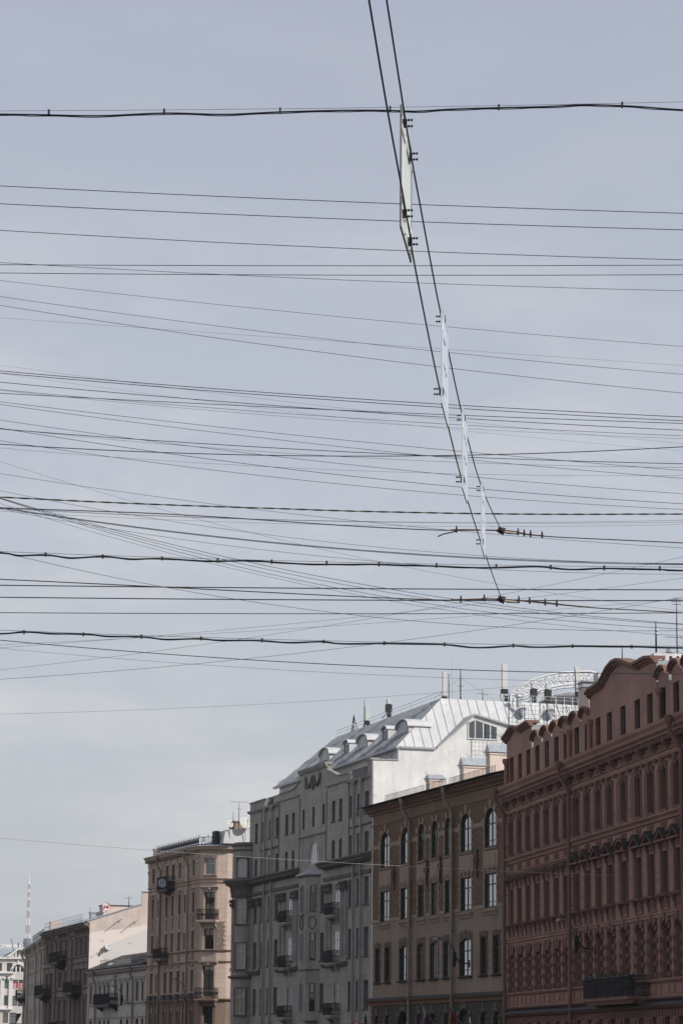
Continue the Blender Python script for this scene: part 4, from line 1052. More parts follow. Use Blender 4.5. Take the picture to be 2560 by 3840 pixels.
for k, (z0, z1) in fz.items():
    for u, w in bcs:
        ar = k == 'd' and u in (20.25,18.25,15.95)
        window(BG, u, z0, 1.05 if ar else w, z1-z0+(0.1 if ar else 0), 0.5 if ar else 0, -0.22, 'framew' if k == 'a' and u in (11.5,15.95) else 'framed', 'glass', 'cross', thick=0.06)
    if k != 'a':
        for u, w in nar: window(BG, u, z0+0.1, w, z1-z0-0.2, 0, -0.22, 'framed', 'glassd', 'plain', thick=0.05)
# rounded corner as facets: from (B0,0) round to the side street
cp = [Vector((B0,0)), Vector((B0-0.41,-0.18)), Vector((B0-1.38,-1.26)), Vector((B0-1.70,-2.15)), Vector((B0-1.70,-12))]
def facet(i, holes, m, z0, z1, name='corner_wall', dep=0.22, mb=None):
    a, c = cp[i+1], cp[i]          # walking toward +x locally so that y points outward
    L_ = (c-a).length; ang = math.atan2(c.y-a.y, c.x-a.x)
    e = bpy.data.objects.new('x', None)
    o = wall(None, [(0,z0),(L_,z0),(L_,z1),(0,z1)], holes, m, 0, dep, name, M['beiged'])
    bpy.data.objects.remove(e)
    o.parent = BG; o.location = (a.x, a.y, 0); o.rotation_euler = (0,0,ang); return o, L_, ang, a
cw = {}
LL = (cp[2]-cp[1]).length; mid = LL/2
zz = [(18.25,19.72,0.95),(14.15,16.6,0.98),(11.42,13.3,0.98),(7.2,9.95,1.05),(2.6,6.3,0.95)]
o1, L_, ang1, a1 = facet(1, [rect(mid, w, z0, z1) for z0, z1, w in zz[:4]], M['beige'], 6.95, 20.6)
facet(1, [rect(mid, 0.95, 2.6, 6.3)], M['beiged'], 0, 6.95, 'corner_ground_wall')
for i in (0,2,3):
    facet(i, [], M['beige'], 6.95, 20.6); facet(i, [], M['beiged'], 0, 6.95, 'corner_ground_wall')
def onc(x, y=0.0):       # local corner facet point to building frame
    return (a1.x + x*math.cos(ang1) - y*math.sin(ang1), a1.y + x*math.sin(ang1) + y*math.cos(ang1))
for i, (z0, z1, w) in enumerate(zz):
    x, y = onc(mid, -0.22); window(BG, x, z0, w, z1-z0, 0, y, 'framew' if i == 0 else 'framed', 'glass', 'tee' if i == 0 else 'cross', rz=ang1, thick=0.07)
# frames, hoods on the corner
b = MB()
for z0, z1, w in zz[:2] + zz[3:4]:
    for s in (-1,1): b.box(mid+s*(w/2+0.10)-0.07, mid+s*(w/2+0.10)+0.07, 0, 0.07, z0-0.1, z1+0.15)
    b.box(mid-w/2-0.17, mid+w/2+0.17, 0, 0.07, z1+0.0, z1+0.15)
for z in (16.95,10.12): b.prismx([(0,z),(0.22,z+0.06),(0.26,z+0.14),(0,z+0.20)], mid-0.95, mid+0.95); b.lathe([(0.20,0),(0.16,0.10),(0.02,0.14)], 10, (mid,0.1,z-0.02), 'y')
b.prismx([(0,18.08),(0.18,18.10),(0.20,18.18),(0,18.2)], mid-0.75, mid+0.75)
o = b.build('corner_surrounds', M['beigep'], BG, (a1.x,a1.y,0)); o.rotation_euler = (0,0,ang1)
b = MB(); b.box(mid+0.0-1.05, mid+0.60, -0.0, 0.025, 11.5, 13.9); o = b.build('bare_patch', M['rubble'], BG, (a1.x,a1.y,0)); o.rotation_euler = (0,0,ang1)
bpy.data.objects.remove(o)
b = MB()
for k in range(22):
    z = 11.42+k*0.115
    b.box(0.22+0.10*math.sin(k*1.7), (cp[3]-cp[2]).length, 0, 0.02+0.01*(k%2), z, z+0.115)
o = b.build('bare_masonry', M['rubble'], BG, (cp[3].x,cp[3].y,0)); o.rotation_euler = (0,0,math.atan2(cp[2].y-cp[3].y, cp[2].x-cp[3].x))
# bands that turn the corner
offp = [Vector((B1+0.0,0))] + cp
def band(prof, name, m):
    """profile (out, z) swept along facade, corner and side wall"""
    pts = [(B1,0)] + [(p.x,p.y) for p in cp]
    n = len(pts); nor = []
    for i in range(n):
        ds = []
        for j in (i-1, i):
            if 0 <= j < n-1:
                dx, dy = pts[j+1][0]-pts[j][0], pts[j+1][1]-pts[j][1]; l = math.hypot(dx, dy); ds.append((dy/l*-1*-1, -dx/l))
        nx_, ny_ = sum(q[0] for q in ds), sum(q[1] for q in ds); l = math.hypot(nx_, ny_); nx_, ny_ = nx_/l, ny_/l
        k = 1.0/max(0.6, nx_*ds[0][0]+ny_*ds[0][1]); nor.append((nx_*k, ny_*k))
    v = []; m_ = len(prof)
    for (x, y), (a, c) in zip(pts, nor):
        for o_, z in prof: v.append((x+a*o_, y+c*o_, z))
    fs = [(i*m_+k, i*m_+(k+1)%m_, (i+1)*m_+(k+1)%m_, (i+1)*m_+k) for i in range(n-1) for k in range(m_)]
    b = MB(); b.add(v, fs); b.add(v[:m_], [tuple(range(m_))]); b.add(v[-m_:], [tuple(range(m_))])
    return b.build(name, m, BG)
def fixn(prof): return prof
band([(-0.05,20.30),(0.10,20.30),(0.16,20.42),(0.46,20.54),(0.50,20.66),(0.58,20.74),(0.58,20.80),(-0.05,20.86)], 'cornice', M['beigep'])
band([(-0.05,20.865),(0.64,20.805),(0.64,20.83),(-0.05,21.0)], 'eave_flashing', M['galv'])
band([(-0.05,17.46),(0.10,17.48),(0.14,17.56),(-0.05,17.6)], 'string_course', M['beigep'])
band([(-0.05,17.78),(0.14,17.80),(0.18,17.88),(-0.05,17.93)], 'string_course', M['beigep'])
band([(-0.05,11.22),(0.14,11.26),(0.18,11.36),(-0.05,11.41)], 'string_course', M['beiged'])
band([(-0.05,10.24),(0.12,10.26),(0.16,10.36),(-0.05,10.40)], 'string_course', M['beiged'])
band([(-0.05,6.80),(0.20,6.84),(0.26,6.96),(-0.05,7.02)], 'ground_cornice', M['beiged'])
b = MB(); u = B0
while u < B1: b.box(u,u+0.13,0,0.40,20.30,20.50); u += 0.32
b.build('dentils', M['beiged'], BG)
pilx = [26.5,25.9,23.95,22.1,21.3,19.25,17.1,14.95,13.65,12.4,10.6,9.95]
def m_bp(b):
    b.box(-0.22,0.22,0,0.07,18.0,20.0); b.box(-0.26,0.26,0,0.12,19.85,20.28); b.lathe([(0.16,0),(0.12,0.1),(0.02,0.14)], 8, (0,0.07,19.4), 'y')
def m_bp2(b): b.box(-0.18,0.18,0,0.06,11.45,17.4); b.box(-0.08,0.08,0.06,0.09,12.0,17.0)
def m_bp3(b): b.box(-0.20,0.20,0,0.06,7.05,10.2)
for u in pilx:
    for q_, f_ in enumerate((m_bp, m_bp2, m_bp3)): inst(('bpil', q_), f_, 'pilaster', M['beigep'], BG, (u,0,0))
def m_bs(b, z0, z1):
    if 1:
        for s in (-1,1): b.box(s*0.51-0.06, s*0.51+0.06, 0, 0.07, z0-0.1, z1+0.1)
        b.box(-0.57,0.57,0,0.075,z1,z1+0.12); b.box(-0.62,0.62,0,0.14,z0-0.14,z0-0.02)
def m_bo(b): b.box(-0.34,0.34,0,0.05,13.5,14.55); b.lathe([(0.22,0.04),(0.17,0.07),(0.02,0.10)], 8, (0,0.0,14.02), 'y')
def m_bq(b): b.box(-0.40,0.40,0,0.05,10.5,11.15)
for u, w in bcs:
    for z0, z1 in ((18.25,19.7),(14.85,16.73),(11.47,13.2),(7.65,9.62)):
        inst(('bsur', z0), lambda b: m_bs(b, z0, z1), 'window_surround', M['beigep'], BG, (u,0,0))
    for z in (16.92,10.0):
        inst(('bkey', z), lambda b: (b.lathe([(0.17,0),(0.13,0.10),(0.02,0.16)], 8, (0,0.05,z), 'y'), b.prismx([(0,z+0.06),(0.22,z+0.12),(0.24,z+0.2),(0,z+0.24)], -0.66, 0.66)), 'window_hood', M['beigep'], BG, (u,0,0))
    inst('bmed', m_bo, 'medallion', M['beiged'], BG, (u,0,0)); inst('bpan', m_bq, 'frieze_panel', M['beiged'], BG, (u,0,0))
def m_bh(b):
    b.m = 1; b.prism([(-0.62,7.03),(0.62,7.03),(0.42,7.35),(0.0,7.48),(-0.42,7.35)], 0, 0.36); b.m = 0
    b.prismx([(0,6.3),(0.12,6.32),(0.3,6.7),(0.34,6.80),(0,6.80)], -0.45,-0.25); b.prismx([(0,6.3),(0.12,6.32),(0.3,6.7),(0.34,6.80),(0,6.80)], 0.25,0.45)
    z = 2.0
    while z < 6.2: b.box(-0.75,-0.48,0,0.10,z,z+0.36); b.box(0.48,0.75,0,0.10,z,z+0.36); z += 0.42
for u in [w[0] for w in bcs] + [23.0,13.7]: inst('bhd', m_bh, 'ground_hood', [M['beiged'], M['darkroof']], BG, (u,0,0))
body(BG, [(B1,-0.26),(B0-0.2,-0.30),(B0-0.50,-0.70),(B0-1.20,-1.6),(B0-1.45,-2.3),(B0-1.45,-12),(B1,-12)], 0, 20.55, M['beigep'])
b = MB(); b.prismz([(B1,0.3),(B0,0.3),(B0-0.62,0.10),(B0-1.75,-1.1),(B0-2.15,-2.1),(B0-2.15,-12),(B1,-12)], 20.86, 20.92)
b.add([(B1,0.1,20.93),(B0-0.1,0.1,20.93),(B0+0.8,-3.5,22.0),(B1,-3.5,22.0)],[(0,1,2,3)]); b.add([(B0-0.1,0.1,20.93),(B0-2.0,-2.0,20.93),(B0-2.0,-12,20.93),(B0+0.8,-12,22.0),(B0+0.8,-3.5,22.0)],[(0,1,2,3,4)])
b.add([(B1,-3.5,22.0),(B0+0.8,-3.5,22.0),(B0+0.8,-12,22.0),(B1,-12,22.0)],[(0,1,2,3)])
b.build('roof', M['whitemetal'], BG)
for u in (22.05,12.8): downpipe(BG, u, 20.75, 0.3, M['pipeb'], 0.6, 0.10, 1.3, y=0.2)

# ornate roof railing: scrolls in hoops
def scroll_rail(p0, p1, z, h, name='roof_railing', step=0.8):
    b = MB(); a, c = Vector((*p0, z)), Vector((*p1, z)); L_ = (c-a).length; d = (c-a)/L_
    n = max(1, int(L_/step))
    for zz_ in (0.05, h*0.92): b.tube([a+Vector((0,0,zz_)), c+Vector((0,0,zz_))], 0.03, 4, False)
    for k in range(n+1):
        p = a+d*(k*L_/n); b.tube([p, p+Vector((0,0,h+0.16))], 0.032, 4, False)
        if k < n:
            q = p+d*(L_/n/2)
            b.tube([q+d*(0.36*h*math.cos(R(t)))+Vector((0,0,h*0.48+0.40*h*math.sin(R(t)))) for t in range(0,361,30)], 0.026, 4, False)
            sp = [(0.20*h*(1-t/600)*1.0, t) for t in range(0,500,40)]
            b.tube([q+d*(r_*math.cos(R(t)))+Vector((0,0,h*0.48+r_*math.sin(R(t)))) for r_, t in sp], 0.03, 4, False)
            b.tube([p+d*(L_/n*0.25)+Vector((0,0,0.05)), q+Vector((0,0,h*0.9)), p+d*(L_/n*0.75)+Vector((0,0,0.05))], 0.022, 3, False)
    return b.build(name, M['iron'], BG)
scroll_rail((23.6,0.15), (B0,0.15), 20.95, 0.72); scroll_rail((B0,0.15), (B0-1.5,-1.2), 20.95, 0.78); scroll_rail((B0-1.5,-1.2), (B0-1.8,-5.5), 20.95, 0.78)
balcony(BG, 17.6, 20.9, 17.35, 0.9, M['iron'], h=1.2, bowl=0.55, filled=True, pitch=0.10)
balcony(BG, 19.3, 21.9, 10.9, 0.85, M['beiged'], h=0.95, pitch=0.12, filled=True)
for z, w, de in ((14.05,1.95,0.75),(6.95,2.1,0.8)):
    e = balcony(BG, mid-w/2, mid+w/2, z, de, M['beigep'] if z > 10 else M['beiged'], h=0.95, bulge=0.08, pitch=0.11)
    e.location = (a1.x, a1.y, 0); e.rotation_euler = (0,0,ang1)
# roof house, chimney
b = MB(); b.box(8.2,9.2,-1.35,-0.95,20.95,22.2); b.build('roof_hatch', M['darkroof'], BG)
b = MB(); b.box(8.4,10.0,-4.6,-2.9,21.0,23.1); b.box(8.3,10.1,-4.7,-2.8,23.1,23.2); b.build('chimney', M['beiged'], BG)
b = MB(); b.prismx([(-1.4,21.0),(-7,21.0),(-7,22.2),(-3.5,22.45),(-1.6,22.2)], 7.2, 9.5); b.build('roof_house', M['whitemetal'], BG)
b = MB(); b.box(24.6,25.8,-0.9,-0.1,20.9,21.55); b.box(24.5,25.9,-1.0,0,21.55,21.68); b.build('chimney', M['pinkch'], BG)

# ================================================================ LOW WHITE BUILDING
LW = facade('low_white_building', *OD['low'], 'low off white two storey building with round niche and black balcony')
lc = [(23.8,1.1),(19.65,1.0),(17.55,0.9),(15.7,1.0),(10.1,1.0),(7.45,0.95),(3.4,1.1),(1.2,0.95)]
LE = 24.75
wall(LW, [(0,0),(LE,0),(LE,10.5),(0,10.5)], [rect(u,w,7.1,8.98) for u,w in lc] + [rect(u,w,2.4,5.38) for u,w in lc] + [arch(12.7,1.35,7.3,9.85,0.67,10)], M['lowwhite'], 0, 0.22, 'wall', M['mauved'])
for u, w in lc: window(LW, u, 7.1, w, 1.88, 0, -0.22, 'framed', 'glass', 'cross'); window(LW, u, 2.4, w, 2.98, 0, -0.22, 'framed', 'glassd', 'cross')
window(LW, 12.7, 7.3, 1.35, 2.55, 0.67, -0.22, 'framew', 'glass', 'cross')
b = MB(); b.prismx([(0,10.1),(0.12,10.12),(0.16,10.26),(0.44,10.38),(0.48,10.5),(0,10.62)], 0, LE+0.3); b.prismx([(0,9.42),(0.08,9.44),(0.12,9.54),(0,9.58)], 0, LE)
b.prismx([(0,6.86),(0.12,6.9),(0.18,7.0),(0,7.04)], 0, LE); b.prismx([(0,5.5),(0.1,5.54),(0.14,5.62),(0,5.66)], 0, LE); b.build('cornice', M['lowwhite'], LW)
b = MB(); u = 0
while u < LE: b.box(u,u+0.14,0,0.30,10.0,10.14); u += 0.34
b.build('dentils', M['mauved'], LW)
def m_ls(b):
    for s in (-1,1): b.box(s*0.60-0.07, s*0.60+0.07, 0, 0.08, 7.05, 9.1); b.prismx([(0,8.9),(0.1,8.92),(0.2,9.2),(0.2,9.3),(0,9.3)], s*0.62-0.09, s*0.62+0.09)
    b.prismx([(0,9.25),(0.2,9.28),(0.24,9.38),(0,9.42)], -0.8, 0.8); b.box(-0.65,0.65,0,0.14,6.98,7.08)
    b.prism([(-0.3,5.7),(0.3,5.7),(0.2,6.0),(0,6.1),(-0.2,6.0)], 0, 0.08)
for u, w in lc: inst('ls', m_ls, 'window_surround', M['lowwhite'], LW, (u,0,0))
b = MB(); b.strip([(12.7+0.85*math.cos(math.pi*i/10), 9.2+0.85*math.sin(math.pi*i/10)+0.05) for i in range(11)], 0, 0.12, 0.16); b.build('niche_arch', M['lowwhite'], LW)
body(LW, [(0,-0.26),(LE,-0.26),(LE,-11),(0,-11)], 0, 10.5, M['lowwhite'])
b = MB(); b.prismx([(0.55,10.58),(0.55,10.64),(-3.5,12.3),(-11,11),(-11,10.5),(0,10.5)], 0, LE+0.2); b.build('roof', M['darkroof'], LW)
b = MB(); b.box(6.8,13.5,-1.0,-0.1,10.7,11.35); b.box(17,21,-0.8,-0.1,10.7,11.2); b.build('parapet', M['lowwhite'], LW)
b = MB()
for a, c in ((15.5,19.8),(0.2,6.2)):
    u = a
    while u < c: b.tube([(u,0.1,10.7),(u,0.1,11.5)], 0.02, 4, False); u += 0.55
    for z in (11.1,11.5): b.tube([(a,0.1,z),(c,0.1,z)], 0.02, 4, False)
b.build('roof_railing', M['iron'], LW)
for u in (21.1,4.7): downpipe(LW, u, 10.5, 0.3, M['pipeb'], 0.5, 0.11, 1.2, y=0.2)
balcony(LW, 11.6, 18.6, 6.9, 1.0, M['iron'], h=1.1, filled=False, bowl=0.0, pitch=0.09)
b = MB(); b.box(15.2,18.4,0.5,0.93,6.92,7.9); b.build('balcony_screen', M['iron'], LW)

# ================================================================ MAUVE BUILDING
MV = facade('mauve_building', *OD['mauve'], 'mauve plaster building with three black bowl balconies beside the pink firewall')
mc = [25.1,22.2,16.5,13.1,6.75,4.0,1.2]; ME = 27.4
hs = [rect(u,1.15,a,c) for u in mc for a, c in ((12.42,14.16),(9.2,10.72),(4.9,7.58),(1.2,3.4))]
wall(MV, [(0,0),(ME,0),(ME,15.6),(0,15.6)], hs, M['mauve'], 0, 0.22, 'wall', M['mauved'])
for u in mc:
    for a, c in ((12.42,14.16),(9.2,10.72),(4.9,7.58),(1.2,3.4)): window(MV, u, a, 1.15, c-a, 0, -0.22, 'framed', 'glass', 'cross')
b = MB(); b.prismx([(0,15.2),(0.14,15.22),(0.2,15.34),(0.6,15.46),(0.66,15.62),(0,15.78)], -0.3, ME+0.4)
for z in (14.62,12.15,11.55,8.8,8.05): b.prismx([(0,z),(0.10,z+0.02),(0.16,z+0.14),(0,z+0.18)], -0.06, ME)
b.build('cornice', M['mauved'], MV)
b = MB(); u = 0.1
while u < ME: b.box(u,u+0.16,0,0.5,15.18,15.38); u += 0.5
b.build('dentils', M['mauve'], MV)
def m_ms(b, a, c):
    if 1:
        for s in (-1,1): b.box(s*0.66-0.07, s*0.66+0.07, 0, 0.08, a-0.05, c+0.15)
        b.prismx([(0,c+0.12),(0.2,c+0.16),(0.24,c+0.26),(0,c+0.3)], -0.8, 0.8)
for u in mc:
    for a, c in ((12.42,14.16),(9.2,10.72),(4.9,7.58)): inst(('ms', a), lambda b: m_ms(b, a, c), 'window_surround', M['mauved'], MV, (u,0,0))
    for s in (-1,1): inst('mbr', lambda b: b.prismx([(0,14.72),(0.16,14.74),(0.3,15.0),(0.3,15.17),(0,15.17)], -0.12, 0.12), 'bracket', M['mauved'], MV, (u+s*0.7,0,0))
    inst('mpn', lambda b: b.box(-0.5,0.5,0,0.05,11.72,12.1), 'frieze_panel', M['mauve'], MV, (u,0,0))
for u in (27.1,23.65,20.4,18.0,14.8,11.5,8.5,5.4,2.6,0.25): [inst(('mp', a), lambda b: b.box(-0.2,0.2,0,0.07,a,c), 'pilaster', M['mauved'], MV, (u,0,0)) for a, c in ((12.35,14.6),(8.98,11.5),(4.6,8.0))]
body(MV, [(0.02,-0.26),(ME,-0.26),(ME,-11),(0.02,-11)], 0, 15.5, M['mauve'])
b = MB(); b.prismx([(0.7,15.74),(0.7,15.80),(-3,17.0),(-6.4,17.9),(-11,15.6)], 0.03, ME+0.2); b.build('roof', M['roofgrey'], MV)
for u in (18.7,9.0): downpipe(MV, u, 15.7, 0.3, M['pipem'], 0.65, 0.12, 1.4, y=0.2)
for a, z in ((12.6,11.95),(21.9,8.5),(3.4,8.45),(12.0,4.3)): balcony(MV, a, a+5.2, z, 1.15, M['iron'], h=1.15, bowl=0.85, filled=True, pitch=0.10)
b = MB()
u = 2.2
while u < 26.4:
    b.tube([(u,0.3,15.85),(u,0.3,16.75)], 0.025, 4, False); b.tube([(u,0.3,15.9),(min(u+1.3,26.4),0.3,16.7)], 0.015, 4, False); u += 1.3
for z in (16.3,16.75): b.tube([(2.2,0.3,z),(26.4,0.3,z)], 0.022, 4, False)
b.build('roof_railing', M['galv'], MV)
# firewall: bright pink gable wall above the low white building, faces the viewer (its own plane x = 0, y = inward)
PW = dict(name='pink', rough=0.9)
def fwall():
    m = mat('pink firewall plaster', (0.56,0.475,0.43), var=0.12, scale=0.55, streak=0.25, bump=0.2, stain=(0.8,0.60,(0.50,0.36,0.29),0.55))
    nt = m.node_tree; P = nt.nodes['Principled BSDF']; N = nt.nodes.new; L = nt.links.new
    src = P.inputs['Base Color'].links[0].from_socket
    tc = N('ShaderNodeTexCoord'); sp = N('ShaderNodeSeparateXYZ'); L(tc.outputs['Object'], sp.inputs[0])
    n = N('ShaderNodeTexNoise'); n.inputs['Scale'].default_value = 0.5; n.inputs['Detail'].default_value = 4; L(tc.outputs['Object'], n.inputs['Vector'])
    # lighter coat below a ragged line rising inward, then a pale grey coat lower right
    def line(k, off, amp):
        a = N('ShaderNodeMath'); a.operation = 'MULTIPLY'; L(sp.outputs['Y'], a.inputs[0]); a.inputs[1].default_value = k
        c = N('ShaderNodeMath'); c.operation = 'ADD'; L(a.outputs[0], c.inputs[0]); L(sp.outputs['Z'], c.inputs[1])
        d = N('ShaderNodeMath'); d.operation = 'MULTIPLY_ADD'; L(n.outputs['Fac'], d.inputs[0]); d.inputs[1].default_value = amp; L(c.outputs[0], d.inputs[2])
        r = N('ShaderNodeMapRange'); r.inputs[1].default_value = off+0.05; r.inputs[2].default_value = off-0.05; L(d.outputs[0], r.inputs[0]); return r.outputs[0]
    m1 = N('ShaderNodeMix'); m1.data_type = 'RGBA'; L(line(0.16, 14.9, 0.6), m1.inputs[0]); L(src, m1.inputs[6]); m1.inputs[7].default_value = (0.66,0.60,0.555,1)
    m2 = N('ShaderNodeMix'); m2.data_type = 'RGBA'; L(line(0.42, 12.9, 0.8), m2.inputs[0]); L(m1.outputs[2], m2.inputs[6]); m2.inputs[7].default_value = (0.56,0.54,0.53,1)
    # only right part gets the grey coat
    r2 = N('ShaderNodeMapRange'); r2.inputs[1].default_value = -1.2; r2.inputs[2].default_value = -1.6; L(sp.outputs['Y'], r2.inputs[0])
    m3 = N('ShaderNodeMix'); m3.data_type = 'RGBA'; L(r2.outputs[0], m3.inputs[0]); L(m1.outputs[2], m3.inputs[6]); L(m2.outputs[2], m3.inputs[7])
    n4 = N('ShaderNodeTexNoise'); n4.inputs['Scale'].default_value = 1.3; n4.inputs['Detail'].default_value = 8; n4.inputs['Roughness'].default_value = 0.7; L(tc.outputs['Object'], n4.inputs['Vector'])
    r4 = N('ShaderNodeMapRange'); r4.inputs[1].default_value = 0.63; r4.inputs[2].default_value = 0.66; r4.inputs[4].default_value = 0.7; L(n4.outputs['Fac'], r4.inputs[0])
    m4 = N('ShaderNodeMix'); m4.data_type = 'RGBA'; L(r4.outputs[0], m4.inputs[0]); L(m3.outputs[2], m4.inputs[6]); m4.inputs[7].default_value = (0.38,0.27,0.20,1)
    L(m4.outputs[2], P.inputs['Base Color'])
    return m
b = MB(); b.prismx([(0.0,0),(0.0,15.1),(0.25,15.7),(0.25,15.85),(-5.62,17.78),(-5.67,19.1),(-7.0,19.1),(-7.0,17.9),(-11,16),(-11,0)], -0.30, 0.02); b.build('firewall', fwall(), MV)
b = MB(); capstrip(b, [(0.35,15.98),(-5.64,17.93)], -0.42, 0.1, 0.14); capstrip(b, [(-5.58,19.2),(-7.1,19.2)], -0.4, 0.1, 0.10); b.build('coping', M['galv'], MV)
b = MB()
for y, z in ((-1.6,14.8),(-3.3,14.7)): b.tube([(-0.36,y,z),(-0.5,y-1.55,z+1.25),(-0.5,y-1.85,z+1.32)], 0.025, 5); b.tube([(-0.31,y-1.55,z+1.25),(-0.31,y-1.55,z+0.9)], 0.018, 4)
b.build('wall_brace', M['rust'], MV)
b = MB(); b.box(3.0,5.0,-9,-2.0,15.5,17.75); b.build('chimney', M['pinkch'], MV)
b = MB(); b.box(2.9,5.1,-9.1,-1.9,17.75,17.83); b.build('chimney_cap', M['darkroof'], MV)
b = MB(); b.box(2.2,3.4,-1.9,-0.6,15.5,16.9); b.box(2.1,3.5,-2.0,-0.5,16.9,17.0); b.build('roof_vent', M['galv'], MV)

# ================================================================ CREAM BUILDING
CR = facade('cream_building', *OD['cream'], 'narrow cream building with three drainpipes, farthest of the shaded row')
cc = [32.6,28.4,25.4,22.7,20.2,17.4,14.0,11.0,8.15,5.74,3.2,0.8]; CE = 36.5
hs = [rect(u,1.15,a,c) for u in cc for a, c in ((12.25,13.4),(9.0,10.45),(5.6,7.3))]
wall(CR, [(0,0),(CE,0),(CE,14.9),(0,14.9)], hs, M['cream'], 0, 0.2, 'wall', M['creamd'])
for u in cc:
    for a, c in ((12.25,13.4),(9.0,10.45),(5.6,7.3)): window(CR, u, a, 1.15, c-a, 0, -0.2, 'framed', 'glass', 'cross')
b = MB(); b.prismx([(0,14.5),(0.14,14.52),(0.2,14.66),(0.6,14.78),(0.66,14.95),(0,15.1)], -0.1, CE+0.4); b.prismx([(0,13.9),(0.10,13.92),(0.16,14.04),(0,14.08)], 0, CE)
b.prismx([(0,11.7),(0.08,11.72),(0.12,11.8),(0,11.84)], 0, CE); b.build('cornice', M['creamd'], CR)
for u in (33.8,27.7,12.4,3.1): downpipe(CR, u, 15.0, 0.3, M['creamd'], 0.65, 0.14, 1.4, y=0.25)
body(CR, [(0,-0.24),(CE,-0.24),(CE,-11),(0,-11)], 0, 14.9, M['cream'])
b = MB(); b.prismx([(0.7,15.0),(0.7,15.06),(-4,17.4),(-11,15)], 0, CE+0.3); b.build('roof', M['roofgrey'], CR)
b = MB(); u = 1.0
while u < 22: b.tube([(u,0.1,15.3),(u,0.1,16.3)], 0.025, 4, False); u += 1.2
for z in (15.8,16.3): b.tube([(1,0.1,z),(22,0.1,z)], 0.02, 4, False)
b.build('roof_railing', M['iron'], CR)
balcony(CR, 33.0, 36.3, 8.9, 1.2, M['iron'], h=1.1, bowl=0.8, filled=True)
b = MB(); b.box(9,12,-2.6,-1.2,15.5,17.6); b.build('chimney', M['pinkch'], CR)

# ================================================================ FAR SUNLIT BUILDING, facing down the street
YF = 600.0; kf = YF/380.0
def fx(x): return x*kf
def fzz(z): return (z-1.7)*kf+1.7
FA = empty('sunlit_building', (-79.0, YF, 0), math.pi); tag(FA, 'sunlit off white building with pediment and half round window at the far left', 'building')
# local frame: x runs to the LEFT in the photo (rotated by pi), y toward the viewer
def lx(X): return -(X*kf) + (-79.0)
FA.location = (0, YF, 0)
def X_(X): return -X*kf
wl = [(X_(-46.0),1.25,(14.48,13.3),'r'),(X_(-46.33),1.3,(12.2,10.93),'r'),(X_(-45.2),1.4,(12.17,10.94),'r'),(X_(-44.3),1.15,(12.17,10.9),'r'),(X_(-46.35),1.2,(9.98,8.6),'r'),(X_(-45.22),1.4,(9.92,8.56),'r'),(X_(-44.35),1.15,(9.9,8.5),'r'),(X_(-46.35),1.2,(7.6,6.2),'r'),(X_(-45.3),1.5,(7.6,6.1),'r'),(X_(-44.45),1.2,(7.5,6.15),'r'),
      (X_(-47.35),0.9,(14.5,13.35),'r'),(X_(-48.3),1.3,(12.2,10.93),'r'),(X_(-48.3),1.3,(9.98,8.6),'r'),(X_(-48.3),1.3,(7.6,6.2),'r')]
hs = []
for x, w, (zt, zb), _ in wl: hs.append(rect(x, w, fzz(zb), fzz(zt)))
xa, ra = X_(-44.78), 0.86*kf
hs.append(arch(xa, 2*ra, fzz(13.19), fzz(14.28), fzz(14.28)-fzz(13.19)-0.02, 16))
x0, x1 = X_(-43.2), X_(-54)
wall(FA, [(x0,0),(x1,0),(x1,fzz(15.25)),(x0,fzz(15.25))], hs, M['palewhite'], 0, 0.25, 'wall', M['palewhite'])
for x, w, (zt, zb), _ in wl: window(FA, x, fzz(zb), w, fzz(zt)-fzz(zb), 0, -0.25, 'framed', 'glass', 'cross', thick=0.1)
window(FA, xa, fzz(13.19), 2*ra, fzz(14.28)-fzz(13.19), fzz(14.28)-fzz(13.19)-0.03, -0.25, 'framew', 'glassd', 'plain', thick=0.12)
b = MB()
for s in (-0.33,0.33): b.box(xa+s*ra-0.13, xa+s*ra+0.13, -0.2, 0.02, fzz(13.19), fzz(14.0))
b.build('mullion', M['whiteprint'], FA)
b = MB(); o = [(xa+(ra+0.35)*math.cos(math.pi*i/14), fzz(13.19)+(fzz(14.28)-fzz(13.19)+0.4)*math.sin(math.pi*i/14)) for i in range(15)]; b.strip(o, 0, 0.12, 0.42); b.box(xa-0.2,xa+0.2,0,0.2,fzz(14.3),fzz(15.0)); b.build('arch_surround', M['whiteprint'], FA)
b = MB()
b.box(x0,x1,0,0.5,fzz(15.02),fzz(15.28)); px0, px1, pxm = X_(-43.1), X_(-46.3), X_(-44.65)
b.strip([(px1,fzz(15.45)),(pxm,fzz(16.72)),(px0,fzz(15.45))], -0.5, 0.5, 0.55)
b.box(X_(-45.3),x1,0,0.9,fzz(13.0),fzz(13.2)); b.box(X_(-45.45),x1,0,0.5,fzz(8.0),fzz(8.2)); b.build('cornice', M['whiteprint'], FA)
b = MB(); b.prism([(px0,fzz(15.2)),(px1,fzz(15.2)),(pxm,fzz(16.5))], -0.8, 0.0); b.build('pediment', M['palewhite'], FA)
b = MB()
for X in (-46.9,-45.72,-48.0):
    xx = X_(X); b.box(xx-0.42,xx+0.42,0,0.22,fzz(8.2),fzz(12.5)); b.box(xx-0.6,xx+0.6,0,0.4,fzz(12.35),fzz(12.62)); b.lathe([(0.22,0),(0.22,0.3)], 8, (xx-0.5,0.2,fzz(12.3)), 'y'); b.lathe([(0.22,0),(0.22,0.3)], 8, (xx+0.5,0.2,fzz(12.3)), 'y')
b.box(X_(-45.4),x1,0,0.25,fzz(12.62),fzz(13.0)); b.build('pilasters', M['whiteprint'], FA)
